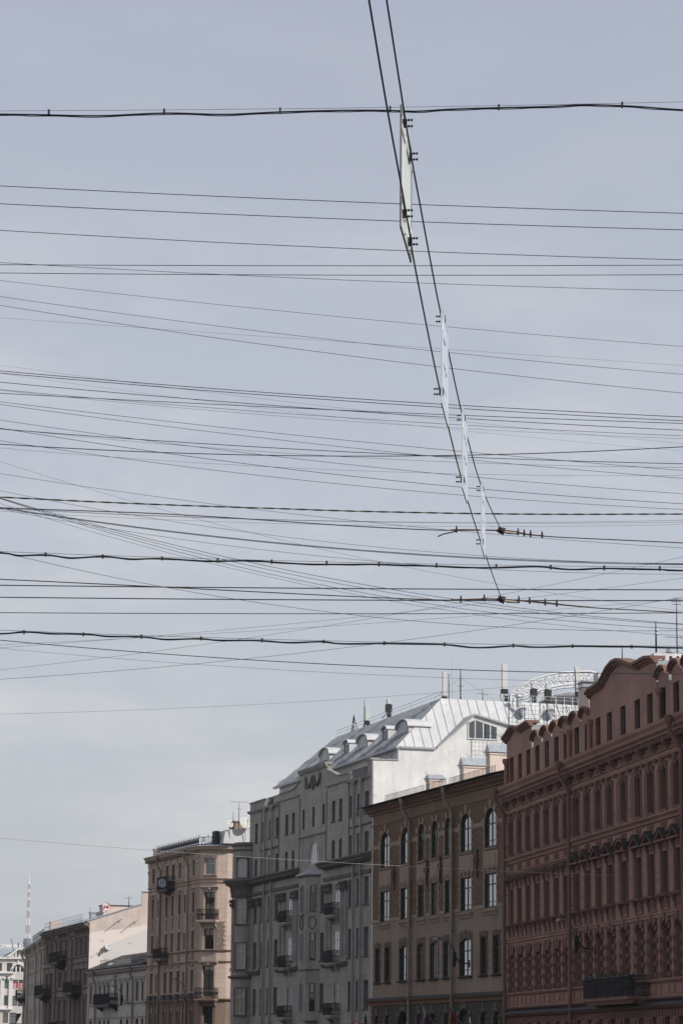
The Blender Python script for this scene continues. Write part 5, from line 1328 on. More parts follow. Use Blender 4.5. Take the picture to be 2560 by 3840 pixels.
def banner(x, zt, zb, w, txt):
    b = MB(); b.box(x-w/2, x+w/2, -0.20, -0.17, zb, zt); o = b.build('window_banner', M['redprint'], FA)
    cu = bpy.data.curves.new('text', 'FONT'); cu.body = txt; cu.size = 0.72; cu.space_line = 0.75; cu.align_x = 'CENTER'; cu.extrude = 0.01
    t = bpy.data.objects.new('lettering', cu); COL.objects.link(t)
    dg = bpy.context.evaluated_depsgraph_get(); me = bpy.data.meshes.new_from_object(t.evaluated_get(dg)); bpy.data.objects.remove(t)
    me.materials.clear(); me.materials.append(M['whiteprint'])
    t = link(bpy.data.objects.new('lettering', me), o); t.location = (x, -0.155, zt-0.62); t.rotation_euler = (math.pi/2, 0, math.pi)
banner(X_(-45.2), fzz(11.75), fzz(10.97), 1.25, '66\n66')
banner(X_(-44.3), fzz(11.75), fzz(10.95), 1.0, 'III\nIII')
b = MB(); b.prismz([(x0,-0.3),(x1,-0.3),(x1,-14),(x0,-14)], 0, fzz(15.2)); b.build('rear_wall', M['palewhite'], FA)
b = MB(); b.add([(px1-1.5,0.2,fzz(15.3)),(x1,0.2,fzz(15.3)),(x1,-7,fzz(16.9)),(pxm,-7,fzz(16.9))],[(0,1,2,3)]); b.add([(x0,-0.8,fzz(15.3)),(pxm,-0.5,fzz(16.6)),(pxm,-8,fzz(16.9)),(x0,-8,fzz(15.3))],[(0,1,2,3)])
b.build('roof', M['galv'], FA)
b = MB()
x = px1
while x < x1: b.tube([(x,0.15,fzz(15.33)),(x,-7,fzz(16.93))], 0.05, 4, False); x += 0.7
b.build('roof_seams', M['galv'], FA)
for X in (-46.75,-45.6,-47.9):
    xx = X_(X); b = MB(); b.box(xx-0.75,xx+0.75,-7.6,-6.6,fzz(16.4),fzz(17.2)); b.build('chimney', M['whiteprint'], FA)

# ================================================================ ROOFTOP THINGS (each stands on a roof, placed where it stands)
def rel(key, u, y, z): x, yy = V2(*OD[key], u, y); return Vector((x, yy, z))
def ang_of(key): d = OD[key][1]; return math.atan2(d[1], d[0])
def roof_thing(name, key, u, y, z, label, cat, group=None):
    e = empty(name, rel(key, u, y, z), ang_of(key)); tag(e, label, cat, group); return e
def panel_antenna(key, u, y, z, zb, zt, w, label, tilt=0.0):
    e = roof_thing('panel_antenna', key, u, y, z, label, 'antenna', 'panel antennas on the roofs')
    b = MB(); b.tube([(0.12,0,0),(0.12,0,zt-z-0.3)], 0.05, 6); b.build('mast', M['galv'], e)
    b = MB(); h = zt-zb; b.box(-0.11,0.11,-w/2,w/2,zb-z,zt-z); o = b.build('radome', M['antenna'], e); o.rotation_euler = (tilt,0,0)
    b = MB(); b.box(-0.15,0.2,-w/2-0.05,w/2+0.05,zb-z-0.35,zb-z-0.02); b.box(0.0,0.3,-0.3,-0.1,0.0,zb-z-0.5) ; b.tube([(0,0.1,zb-z-0.1),(0.2,0.3,zb-z-0.5),(0.3,0.1,0.05)], 0.03, 5); b.tube([(0,-0.1,zb-z-0.1),(-0.1,-0.35,zb-z-0.5),(0.1,-0.45,0.0)], 0.03, 5)
    b.build('bracket', M['iron'], e); return e
panel_antenna('grey', 3.1, -6.9, 29.1, 29.35, 31.25, 0.28, 'tall white panel antenna at the corner of the white ridge', 0.0)
panel_antenna('grey', 3.4, -12.0, 29.1, 30.2, 32.15, 0.42, 'wide white panel antenna alone near the middle of the white ridge')
panel_antenna('grey', 3.4, -18.3, 29.1, 30.3, 32.3, 0.38, 'leaning white panel antenna in front of the white arch truss', R(-3.5))
panel_antenna('grey', 21.3, -6.5, 29.1, 29.55, 30.7, 0.30, 'short white panel antenna on the grey roof slope beside the lattice bracket')
def box_antenna(key, u, y, z, label):
    e = roof_thing('radio_unit', key, u, y, z, label, 'radio unit', 'radio units on the white ridge')
    b = MB(); b.tube([(0,0,0),(0,0,1.5)], 0.05, 6); b.build('mast', M['galv'], e)
    b = MB(); b.box(-0.15,0.15,-0.16,0.16,1.2,1.6); b.build('upper_box', M['antenna'], e)
    b = MB(); b.box(-0.2,0.2,-0.24,0.24,0.55,1.15); b.box(-0.1,0.3,-0.2,0.05,0.1,0.5); b.tube([(0,0.1,0.6),(0.1,0.3,0.2),(0.2,0.5,0.0)], 0.03, 5); b.build('dark_box', M['iron'], e)
box_antenna('grey', 3.3, -14.4, 29.15, 'black radio box with white top, left one below the arch truss')
box_antenna('grey', 3.3, -15.6, 29.15, 'black radio box with white top, right one below the arch truss')
box_antenna('grey', 15.9, -6.6, 29.1, 'small white radio unit alone on the grey roof slope')
def mast(key, u, y, z0, z1, r, label, m='iron', arms=(), name='antenna_mast', group='thin antenna masts on the roofs', stays=False):
    e = roof_thing(name, key, u, y, z0, label, 'mast', group)
    b = MB(); b.tube([(0,0,0),(0,0,(z1-z0)*0.7),(0,0,z1-z0)], [r, r*0.8, r*0.35], 6); b.build('pole', M[m], e)
    if arms:
        b = MB()
        for zz, l in arms: b.tube([(0,-l,zz-z0),(0,l,zz-z0)], 0.016, 4)
        b.build('cross_arm', M[m], e)
    if stays:
        b = MB(); b.tube([(0,0,(z1-z0)*0.7),(0,2.2,0.0)], 0.008, 3); b.tube([(0,0,(z1-z0)*0.7),(0,-3.0,0)], 0.008, 3); b.build('stay', M[m], e)
    return e
mast('grey', 3.2, -7.3, 29.1, 31.1, 0.045, 'dark mast just right of the white corner antenna', arms=((31.05,0.15),))
mast('grey', 3.0, -7.55, 29.1, 32.9, 0.035, 'tall pale whip mast, highest on the white ridge corner', 'antenna')
mast('grey', 3.0, -8.2, 29.1, 31.6, 0.06, 'thick dark topped mast standing on the hip of the white roof', 'iron', ((30.2,0.25),), stays=True)
mast('grey', 3.2, -10.1, 29.1, 30.1, 0.04, 'short dark mast midway along the white ridge', arms=((29.7,0.5),))
mast('grey', 3.2, -17.9, 29.1, 32.0, 0.05, 'dark mast just left of the leaning white antenna', arms=((30.9,0.18),))
mast('grey', 22.1, -6.5, 29.1, 31.45, 0.04, 'dark mast on the grey slope behind the short antenna')
e = roof_thing('lattice_bracket', 'grey', 25.0, -6.5, 29.1, 'triangular dark antenna bracket near the far end of the grey roof', 'antenna bracket')
b = MB(); b.tube([(0,0,1.3),(0.6,0,0)], 0.05, 5); b.tube([(0,0,1.3),(-0.7,-0.1,0)], 0.03, 5); b.tube([(0,0,0),(0,0,1.35)], 0.05, 5); b.tube([(0.3,0,0.6),(-0.4,0,0.6)], 0.03, 5); b.build('frame', M['iron'], e)
b = MB(); b.lathe([(0.02,0),(0.16,0.06),(0.18,0.1)], 10, (-0.1,0.0,0.5), 'x'); b.build('small_dish', M['antenna'], e)
def dish(pos, r, normal, label, m='dish', group='satellite dishes', name='satellite_dish', stand=None, mark=None):
    e = empty(name, pos); tag(e, label, 'satellite dish', group)
    q = Vector(normal).to_track_quat('Z', 'Y'); e.rotation_mode = 'QUATERNION'; e.rotation_quaternion = q
    b = MB(); prof = [(0.02,0.0),(r*0.35,r*0.03),(r*0.7,r*0.11),(r,r*0.22),(r*1.01,r*0.20),(r*0.7,r*0.08),(r*0.35,0.0-0.01),(0.02,-0.03)]
    b.lathe(prof, 24); b.build('reflector', M[m], e)
    b = MB(); b.tube([(0,-r*0.95,r*0.2),(0,-r*0.5,r*0.75),(0,-0.02,r*0.95)], 0.02, 5); b.lathe([(0.04,r*0.85),(0.06,r*0.95),(0.05,r*1.08)], 8); b.build('feed_arm', M['iron'], e)
    if stand:
        inv = q.inverted(); b = MB(); b.tube([Vector((0,0,-0.05)), inv @ Vector(stand)], 0.035, 6); b.build('stand', M['galv'], e)
    return e
gd = Vector((OD['grey'][1][0], OD['grey'][1][1], 0)); toward = -gd
sd = Vector((0.55,-0.75,0.38))
dish(rel('beige', 7.0, -1.9, 22.75), 0.38, sd, 'smaller white dish on the roof of the beige corner building', stand=(0.1,0.3,-1.6))
dish(rel('beige', 6.8, -3.3, 22.85), 0.60, sd, 'larger white dish on the beige roof beside the grey building', stand=(0.1,0.3,-1.5))
dish(rel('beige', 17.9, 1.2, 17.85), 0.44, (0.35,-0.9,0.2), 'grey dish fixed to the black balcony of the beige building', m='galv', stand=(0.0,0.35,-0.3))
dish(rel('mauve', -0.38, -1.30, 12.7), 0.36, (-0.3,-0.85,0.3), 'dark backed dish on the pink firewall, left and lower of the pair', m='chd' if 'chd' in M else 'rust', stand=(0.0,0.5,0.0))
dish(rel('mauve', -0.38, -1.95, 13.15), 0.36, sd, 'pale dish on the pink firewall, right and upper of the pair', m='dish', stand=(0.0,0.5,0.0))
dish(rel('red', -30.0, -0.75, 23.15), 0.42, (0.3,-0.9,0.3), 'grey mesh dish behind the big gable of the red building', m='roofgrey', stand=(0,0.2,-0.9))
e66 = dish(rel('mauve', 1.6, -2.1, 17.55), 0.44, (0.25,-0.95,0.1), 'round white dish painted with a red rim and the number 66', m='whiteprint', stand=(0,0.5,-1.2))
b = MB(); b.tube([(0.43*math.cos(R(a)),0.43*math.sin(R(a)),0.11) for a in range(0,360,15)], 0.022, 5, closed=True); b.build('red_rim', M['redprint'], e66)
b = MB()
for cx in (-0.17,0.17):
    b.lathe([(0.085,0.0),(0.085,0.03)], 12, (cx,-0.06,0.10))
    b.tube([(cx+0.11*math.cos(R(a)), -0.06+0.11*math.sin(R(a))*1.0 + 0.0, 0.12) for a in range(0,360,30)], 0.022, 4, closed=True)
    b.tube([(cx-0.11,-0.06,0.12),(cx-0.08,0.10,0.12),(cx+0.02,0.19,0.12),(cx+0.12,0.19,0.12)], 0.022, 4)
b.build('painted_numerals', M['redprint'], e66)
mast('beige', 7.3, -2.9, 22.0, 24.9, 0.035, 'television aerial mast with a long cross arm above the beige roof', 'iron', ((24.85,0.9),(24.2,0.25)), stays=False)
mast('beige', 7.3, -2.35, 22.0, 24.0, 0.035, 'short dark pole beside the two white dishes on the beige roof')
mast('mauve', 1.0, -4.45, 17.2, 18.7, 0.05, 'dark aerial pole with tangled arms above the pink firewall', 'iron', ((18.5,0.5),))
mast('mauve', 4.0, -0.8, 16.0, 17.6, 0.03, 'thin mast behind the mauve roof railing')
mast('red', -25.0, -1.0, 21.5, 24.95, 0.055, 'dark pole with white insulators, left one on the red roof')
mast('red', -30.0, -1.52, 22.0, 25.55, 0.065, 'dark pole with white insulators, taller right one on the red roof')
mast('red', -30.0, -2.72, 22.0, 26.9, 0.04, 'tall thin television aerial beside the dry branches on the red roof', 'iron', ((26.85,0.25),(26.7,0.3),(26.55,0.25),(24.7,0.7)))
for o in [o for o in COL.objects if o.name.startswith('antenna_mast') and 'insulators' in o.get('label','')]:
    for z in ((2.35,) if 'left' in o['label'] else (3.05,2.85,1.75)): MB().lathe([(0.03,-0.08),(0.12,-0.04),(0.12,0.05),(0.04,0.1)], 8, (0.05,-0.05,z)).build('insulator', M['antenna'], o)
e = roof_thing('slotted_chimney', 'red', -31.5, -0.0, 22.0, 'long white chimney with a row of black slots on the red roof', 'chimney')
b = MB(); b.box(0,0.7,-4.2,-0.95,0,1.0); b.box(0,0.7,-4.2,-0.95,1.42,1.55)
y = -4.2; 
while y < -1.2: b.box(0.0,0.7,y,y+0.22,1.0,1.42); y += 0.40
b.box(0.0,0.7,-1.10,-0.95,1.0,1.42); b.build('stack', M['white'], e)
b = MB(); b.box(0.36,0.6,-4.1,-1.0,1.0,1.42); b.build('flue_core', M['iron'], e)
e = roof_thing('roof_ventilator', 'red', -31.0, -2.0, 23.55, 'round sheet metal ventilator on top of the slotted white chimney', 'ventilator')
b = MB(); b.lathe([(0.14,0),(0.14,0.12),(0.28,0.13),(0.28,0.17),(0.18,0.2),(0.18,0.42),(0.02,0.46)], 12); b.build('cowl', M['galv'], e)
e = roof_thing('pink_chimney', 'red', -17.6, -0.95, 20.7, 'peeling pink chimney with a grey cap between the white roof and red gable', 'chimney')
b = MB(); b.box(-0.6,0.6,-0.42,0.42,0,2.75); b.build('stack', M['pinkch'], e)
b = MB(); b.box(-0.7,0.7,-0.5,0.5,2.75,2.86); b.box(-0.6,0.6,-0.42,0.42,2.86,3.05); b.box(-0.72,0.72,-0.52,0.52,3.05,3.12); b.build('cap', M['galv'], e)
e = roof_thing('small_chimney', 'red', -19.5, -1.35, 20.7, 'small white capped chimney peeking over the shoulder of the red gable', 'chimney')
b = MB(); b.box(-0.5,0.5,-0.35,0.35,0,2.9); b.build('stack', M['pinkch'], e)
b = MB(); b.box(-0.55,0.55,-0.40,0.40,2.9,3.4); b.build('cap', M['white'], e)
b = MB(); b.box(-0.56,-0.551,0.12,0.25,3.05,3.3); b.box(-0.56,-0.551,-0.1,0.03,3.05,3.3); b.build('slot', M['iron'], e)
# lattice frame of thin bars on the brown roof
e = roof_thing('mesh_screen', 'grey', -3.0, 0, 20.0, 'tall grid screen of thin dark bars in front of the white roof', 'screen')
rd = random.Random(5)
b = MB()
y = 9.9; k = 0
while y < 16.6:
    b.tube([(rd.uniform(-.05,.05),-y,0.5),(0,-y+rd.uniform(-.04,.04),8.25+rd.uniform(-0.2,0.12))], 0.012 if k % 4 else 0.022, 3, False); y += 0.31; k += 1
for i in range(25):
    z = 0.6+i*0.325
    b.tube([(0,-(9.9 if z > 5.5 or i%2 else 9.6),z),(0,-13,z+rd.uniform(-.03,.03)),(0,-16.6,z)], 0.011 if i % 5 else 0.020, 3, False)
for i in range(90):
    y = 12.3+rd.uniform(0,4.2); z = 7.4+rd.uniform(-0.5,0.8); b.tube([(0,-y,z),(0.05,-y-rd.uniform(-.2,.2),z+rd.uniform(0.2,0.5))], 0.014, 3, False)
b.build('grid', M['iron'], e)
b = MB()
for y in (9.9,13.0,16.6): b.tube([(0,-y,0),(0,-y,8.3)], 0.04, 5)
b.build('post', M['rust'], e)
def spiky(key, u, y, z, n, l, label, seed, spread=1.0, m='twig', curl=0.0):
    e = roof_thing('dry_branches', key, u, y, z, label, 'dry branches', 'dry branches on the roofs'); rd = random.Random(seed); b = MB()
    for i in range(n):
        a = rd.uniform(-1.45,1.3)*spread; ll = l*rd.uniform(0.55,1.0); tilt = rd.uniform(-0.25,0.25)
        p = Vector((0,0,0)); d = Vector((tilt, math.sin(a), math.cos(a)*0.9+0.1)).normalized(); pts = [p]
        for s in range(5):
            d = (d + Vector((rd.uniform(-.1,.1), rd.uniform(-.12,.12)+curl*0.3, rd.uniform(-.08,.08)-curl*0.22))).normalized(); p = p + d*ll/5; pts.append(p)
        b.tube(pts, [0.016,0.014,0.012,0.010,0.008,0.006], 3, False)
        if i % 2 == 0:
            q = pts[2]; dd = Vector((rd.uniform(-.3,.3), rd.uniform(-1,1), rd.uniform(-.2,.9))).normalized(); b.tube([q, q+dd*ll*0.2, q+dd*ll*0.34+Vector((0,0,-.05))], [0.010,0.008,0.005], 3, False)
    b.build('twigs', M[m], e); return e
spiky('brown', 2.6, -2.2, 20.9, 26, 2.3, 'fan of dry twigs in front of the widest pink chimney', 3)
spiky('grey', -2.6, -10.3, 25.2, 20, 2.2, 'fan of thin twigs beside the triangular dormer window', 8)
spiky('red', -30.5, -3.35, 22.6, 40, 2.3, 'tangled dry branches on the red roof at the right edge', 11, 1.0, 'twig', 0.35)
# arch truss far behind, on its glazed pavilion
AR = empty('arch_truss', (0,0,0)); tag(AR, 'white arched steel truss rising behind the white roof', 'arch truss')
YA = 262.0
def pA(u, v): return at(1800+u/2.063, 2250+v/2.063, YA)
upc = [(232,755),(240,705),(300,672),(400,620),(510,585),(620,562),(735,555),(850,553),(900,568),(960,585)]
loc_ = [(262,757),(330,745),(400,720),(470,695),(560,672),(660,655),(760,650),(850,646),(890,660),(960,675)]
for yo in (0, 2.2):
    U = [pA(*q)+Vector((0,yo,0)) for q in upc]; Lw = [pA(*q)+Vector((0,yo,0)) for q in loc_]
    b = MB(); b.tube(U, 0.11, 6); b.tube(Lw, 0.11, 6); b.build('chord', M['truss'], AR)
    b = MB()
    def samp(P_, t):
        f = t*(len(P_)-1); i = min(int(f), len(P_)-2); return P_[i].lerp(P_[i+1], f-i)
    n = 18
    for k in range(n+1):
        t = k/n; b.tube([samp(U,t), samp(Lw,t)], 0.06, 5)
        if k < n: b.tube([samp(U,t), samp(Lw,(k+1)/n)], 0.06, 5)
    b.build('web', M['truss'], AR)
b = MB()
for k in range(10):
    t = k/9; p = samp([pA(*q) for q in upc], t); b.tube([p, p+Vector((0,2.2,0))], 0.04, 5); p = samp([pA(*q) for q in loc_], t); b.tube([p, p+Vector((0,2.2,0))], 0.04, 5)
b.build('cross_tie', M['truss'], AR)
b = MB()
for q in (upc[0], loc_[0], upc[-1]): p = pA(*q); b.tube([(p.x,p.y,0),(p.x,p.y,p.z)], 0.12, 6)
b.build('post', M['truss'], AR)
GP = empty('glazed_pavilion', (0,0,0)); tag(GP, 'curved pale glazed roof pavilion under the white arch truss', 'pavilion')
prof = [pA(x, y) for x, y in ((470,768),(520,730),(600,705),(700,690),(800,686),(960,690))]
b = MB(); n = len(prof)
vs = [(p.x, p.y+0.5, p.z) for p in prof]+[(p.x, p.y+1.9, p.z+0.2) for p in prof]
b.add(vs, [(i,i+1,n+i+1,n+i) for i in range(n-1)])
b.prism([(prof[0].x,0),(prof[-1].x,0)] + [(p.x, p.z) for p in reversed(prof)], YA+2.4, YA+10); b.build('curved_roof', M['whitemetal'], GP)
b = MB(); q0, q1 = pA(590,735), pA(960,725); b.box(q0.x, q1.x, YA+1.0, YA+1.1, 0, q0.z+0.0); b.build('glazing', M['glass'], GP)
b = MB(); x = q0.x
while x < q1.x: b.box(x,x+0.06,YA+0.93,YA+0.995,q0.z-2.0,q0.z+0.1); x += 0.8
b.box(q0.x,q1.x,YA+0.92,YA+0.995,q0.z,q0.z+0.12); b.build('mullion', M['truss'], GP)
# television tower, 4.6 km away
TT = empty('television_tower', (-529.0, 4600, 0)); tag(TT, 'distant red and white lattice television tower fading into haze', 'tower')
TT.location = (-528, 4600, 0)
secs = [(0,30,0),(60,20,0),(140,12.5,0),(184,11,0)]
def lat(b, z0, z1, w0, w1, n, r):
    cs = [(-1,-1),(1,-1),(1,1),(-1,1)]
    for k in range(n):
        a, c = k/n, (k+1)/n; za, zb = z0+(z1-z0)*a, z0+(z1-z0)*c; wa, wb = (w0+(w1-w0)*a)/2, (w0+(w1-w0)*c)/2
        for i in range(4):
            p, q = cs[i], cs[(i+1)%4]
            b.tube([(p[0]*wa,p[1]*wa,za),(p[0]*wb,p[1]*wb,zb)], r, 4, False)
            b.tube([(p[0]*wa,p[1]*wa,za),(q[0]*wb,q[1]*wb,zb)], r*0.6, 3, False); b.tube([(q[0]*wa,q[1]*wa,za),(p[0]*wb,p[1]*wb,zb)], r*0.6, 3, False)
            b.tube([(p[0]*wb,p[1]*wb,zb),(q[0]*wb,q[1]*wb,zb)], r*0.6, 3, False)
M['twr'] = mat('haze paled red tower paint', (0.46,0.27,0.29), var=0.05, bump=0); M['tww'] = mat('white tower paint', (0.75,0.74,0.74), var=0.03, bump=0); M['twd'] = mat('dark tower platform steel', (0.10,0.11,0.13), var=0.1, bump=0)  # tower red paled so that distance haze sits in the paint colour
b = MB(); lat(b, 0, 184, 46, 8, 10, 0.8); b.build('lower_lattice', M['tww'], TT)
b = MB(); b.lathe([(4.5,180),(6.5,184),(6.5,188),(7.5,190),(7.5,192),(6.5,193),(6.8,197),(4,198)], 16); b.build('platform', M['twd'], TT)
zs_ = [197,212,224,240,252,263]; ws_ = [10,9.4,8.6,7.6,6.6,4.2]
segs = [(197,230,9.5,8.0,'tww',5),(230,232,8.2,8.2,'twd',1)]
zc = [(197,206,'tww'),(206,220,'twr'),(220,232,'tww'),(232,244,'twr'),(244,250,'tww'),(250,262,'twr'),(262,268,'tww'),(268,276,'twr'),(276,281,'tww'),(281,290,'twr')]
def wd(z): return 7.5-(z-197)*0.1 if z < 232 else (4.0-(z-232)*0.034)
for a, c, mm in zc:
    b = MB(); lat(b, a, c, wd(a+0.01), wd(c-0.01), 2, 0.5); b.build('lattice_section', M[mm], TT)
b = MB(); b.lathe([(1.9,289),(1.9,291),(0.6,291.5),(0.5,306),(0.2,310)], 8); b.build('spire', M['tww'], TT)
# far roof aerial
e = empty('roof_aerial', at(68, 3590, 600)); tag(e, 'dark spidery aerial on the roof of the sunlit far building', 'aerial')
b = MB(); b.tube([(0,0,-1.6),(0,0,3.2)], 0.12, 5); b.tube([(0,0,1.9),(-4.6,0,-0.6)], 0.09, 4); b.tube([(0,0,1.9),(4.4,0,0.2)], 0.08, 4); b.tube([(-0.4,0,-0.8),(-1.6,0,4.0)], 0.07, 4); b.tube([(-4.6,0,-1.5),(-4.6,0,2.2),(-3.6,0,2.6)], 0.09, 4); b.build('frame', M['iron'], e)

# ================================================================ WALL LAMPS, FLAGS, WARNING SIGN
def wall_lamp(key, u, z, label, s=1.0, out_=1.1):
    e = roof_thing('street_lamp', key, u, 0.03, z, label, 'street lamp', 'street lamps on arms over the pavement')
    b = MB(); b.tube([(0,0,0),(0,out_*0.6,0.05),(0.05,out_*0.95,0.5),(0.1,out_,1.0),(0.6,out_+0.15,1.35),(2.2*s,out_+0.25,1.72)], [0.05,0.05,0.045,0.04,0.035,0.03], 6); b.box(-0.12,0.12,0,0.06,-0.25,0.25); b.build('arm', M['iron'], e)
    b = MB(); b.prismz([(2.0*s,out_+0.12),(3.1*s,out_+0.16),(3.1*s,out_+0.36),(2.0*s,out_+0.42)], 1.66, 1.84); b.build('lamp_head', M['frameg'], e)
    b = MB(); b.box(-0.10,0.14,out_-0.12,out_+0.12,0.05,0.75); b.lathe([(0.05,-0.35),(0.12,-0.2),(0.10,0.0)], 8, (0.0,out_,0.1)); b.build('ballast_box', M['iron'], e)
wall_lamp('red', -22.3, 7.9, 'dark lamp arm crossing the drainpipe of the red building')
wall_lamp('brown', 6.3, 8.0, 'curved lamp arm with a box beside the right drainpipe of the brown building')
wall_lamp('beige', 7.3+2.6, 7.0, 'curved lamp arm in front of the beige building beside its lower corner balcony')
wall_lamp('low', 5.35, 6.9, 'lamp arm on the low white building right of its niche')
def flag(key, u, z, cols_, label, lean=0.5):
    e = roof_thing('flag', key, u, 0.05, z, label, 'flag', 'flags on the brown ground floor')
    b = MB(); b.tube([(0,0,0),(0.1,1.3,1.9)], 0.025, 5); b.build('flagpole', M['galv'], e)
    n = len(cols_)
    for i, c in enumerate(cols_):
        b = MB(); vs = []; m_ = 9
        for k in range(m_):
            t = k/(m_-1)
            for q in (i/n, (i+1)/n):
                y = 1.25-0.5*q-0.05*math.sin(t*5+q*3); z_ = 1.85-0.75*q-t*1.15+0.0; x_ = 0.1+0.10*math.sin(t*7+q*5)
                vs.append((x_, y-0.1*t, z_))
        b.add(vs, [(2*k,2*k+2,2*k+3,2*k+1) for k in range(m_-1)], True); b.build('cloth', M[c], e)
M['fblue'] = mat('flag blue', (0.03,0.05,0.16), var=0.05, bump=0); M['fred'] = mat('flag red', (0.20,0.02,0.025), var=0.05, bump=0); M['fwhite'] = mat('flag white', (0.35,0.35,0.37), var=0.03, bump=0)
flag('brown', 12.0, 3.5, ('fwhite','fblue','fred'), 'drooping white blue and red flag left of the right drainpipe')
flag('brown', 6.6, 3.4, ('fred',), 'drooping dark red flag beside the larger right arch')
e = empty('warning_sign', at(1336, 3823, 172.0)-Vector((0,0,0.76))); tag(e, 'small red bordered triangular warning sign at the lower frame edge', 'road sign'); e.rotation_euler = (0,0,0)
zb = e.location.z
b = MB(); b.prism([(-0.45,-0.02),(0.45,-0.02),(0,0.76)], 0, 0.02); b.build('plate', M['redprint'], e)
b = MB(); b.prism([(-0.32,0.06),(0.32,0.06),(0,0.60)], -0.012, -0.002); b.build('plate_field', M['signwhite'], e)
b = MB(); b.prism([(-0.05,0.10),(0.05,0.10),(0.03,0.42),(-0.03,0.42)], -0.02, -0.013); b.build('symbol', M['iron'], e)
b = MB(); b.tube([(0,0.05,-zb),(0,0.05,0.5)], 0.035, 6); b.build('post', M['galv'], e)
e = empty('iron_post', (at(1370, 3826, 172.0).x, 172.0, 0)); tag(e, 'black spiked post top beside the warning sign', 'post')
zt_ = at(1370, 3810, 172.0).z
b = MB(); b.tube([(0,0,0),(0,0,zt_-0.3)], 0.07, 8); b.build('shaft', M['iron'], e)
b = MB(); b.lathe([(0.12,0),(0.14,0.05),(0.06,0.12),(0.10,0.22),(0.01,0.5)], 8, (0,0,zt_-0.35)); b.build('finial', M['iron'], e)

# ================================================================ HANGING SIGNS ON TWO LONGITUDINAL CABLES
def onp(px, py, off=0.0):
    """point of the vertical plane X = 0.098 Y - 1.455 that holds the two cables"""
    r = ray(px, py); t = (-1.455+off)/(r.x/r.y-0.098); return Vector((r.x/r.y*t, t, EYE+r.z/r.y*t))
def spl(P_, n):
    out_ = []
    for i in range(len(P_)-1):
        p0 = P_[max(i-1,0)]; p1 = P_[i]; p2 = P_[i+1]; p3 = P_[min(i+2,len(P_)-1)]
        for k in range(n):
            t = k/n; out_.append(0.5*((2*p1)+(p2-p0)*t+(2*p0-5*p1+4*p2-p3)*t*t+(3*p1-p0-3*p2+p3)*t**3))
    out_.append(P_[-1]); return out_
NODE_U, NODE_L = onp(1879,1990), onp(1880,2248)
Up = [onp(*q) for q in ((1449,0),(1508,378),(1521,462),(1541,587),(1576,778),(1617,1000),(1655,1194),(1732,1558),(1803,1823))] + [NODE_U]
Lo = [onp(*q) for q in ((1383,0),(1449,395),(1500,676),(1521,795),(1539,896),(1555,1000),(1648,1462),(1728,1792),(1801,2030))] + [NODE_L]
for nm, P_, lab in (('u',Up,'upper of the two thick cables that carry the hanging road signs'),('l',Lo,'lower of the two thick cables that carry the hanging road signs')):
    d = (P_[0]-P_[2]).normalized(); ext = [P_[0]+d*22+Vector((0,0,0.4)), P_[0]+d*10]
    b = MB(); b.tube(ext + spl(P_, 3), 0.0070, 8); o = b.build('sign_cable', M['cable']); tag(o, lab, 'cable', 'cables carrying the road signs')
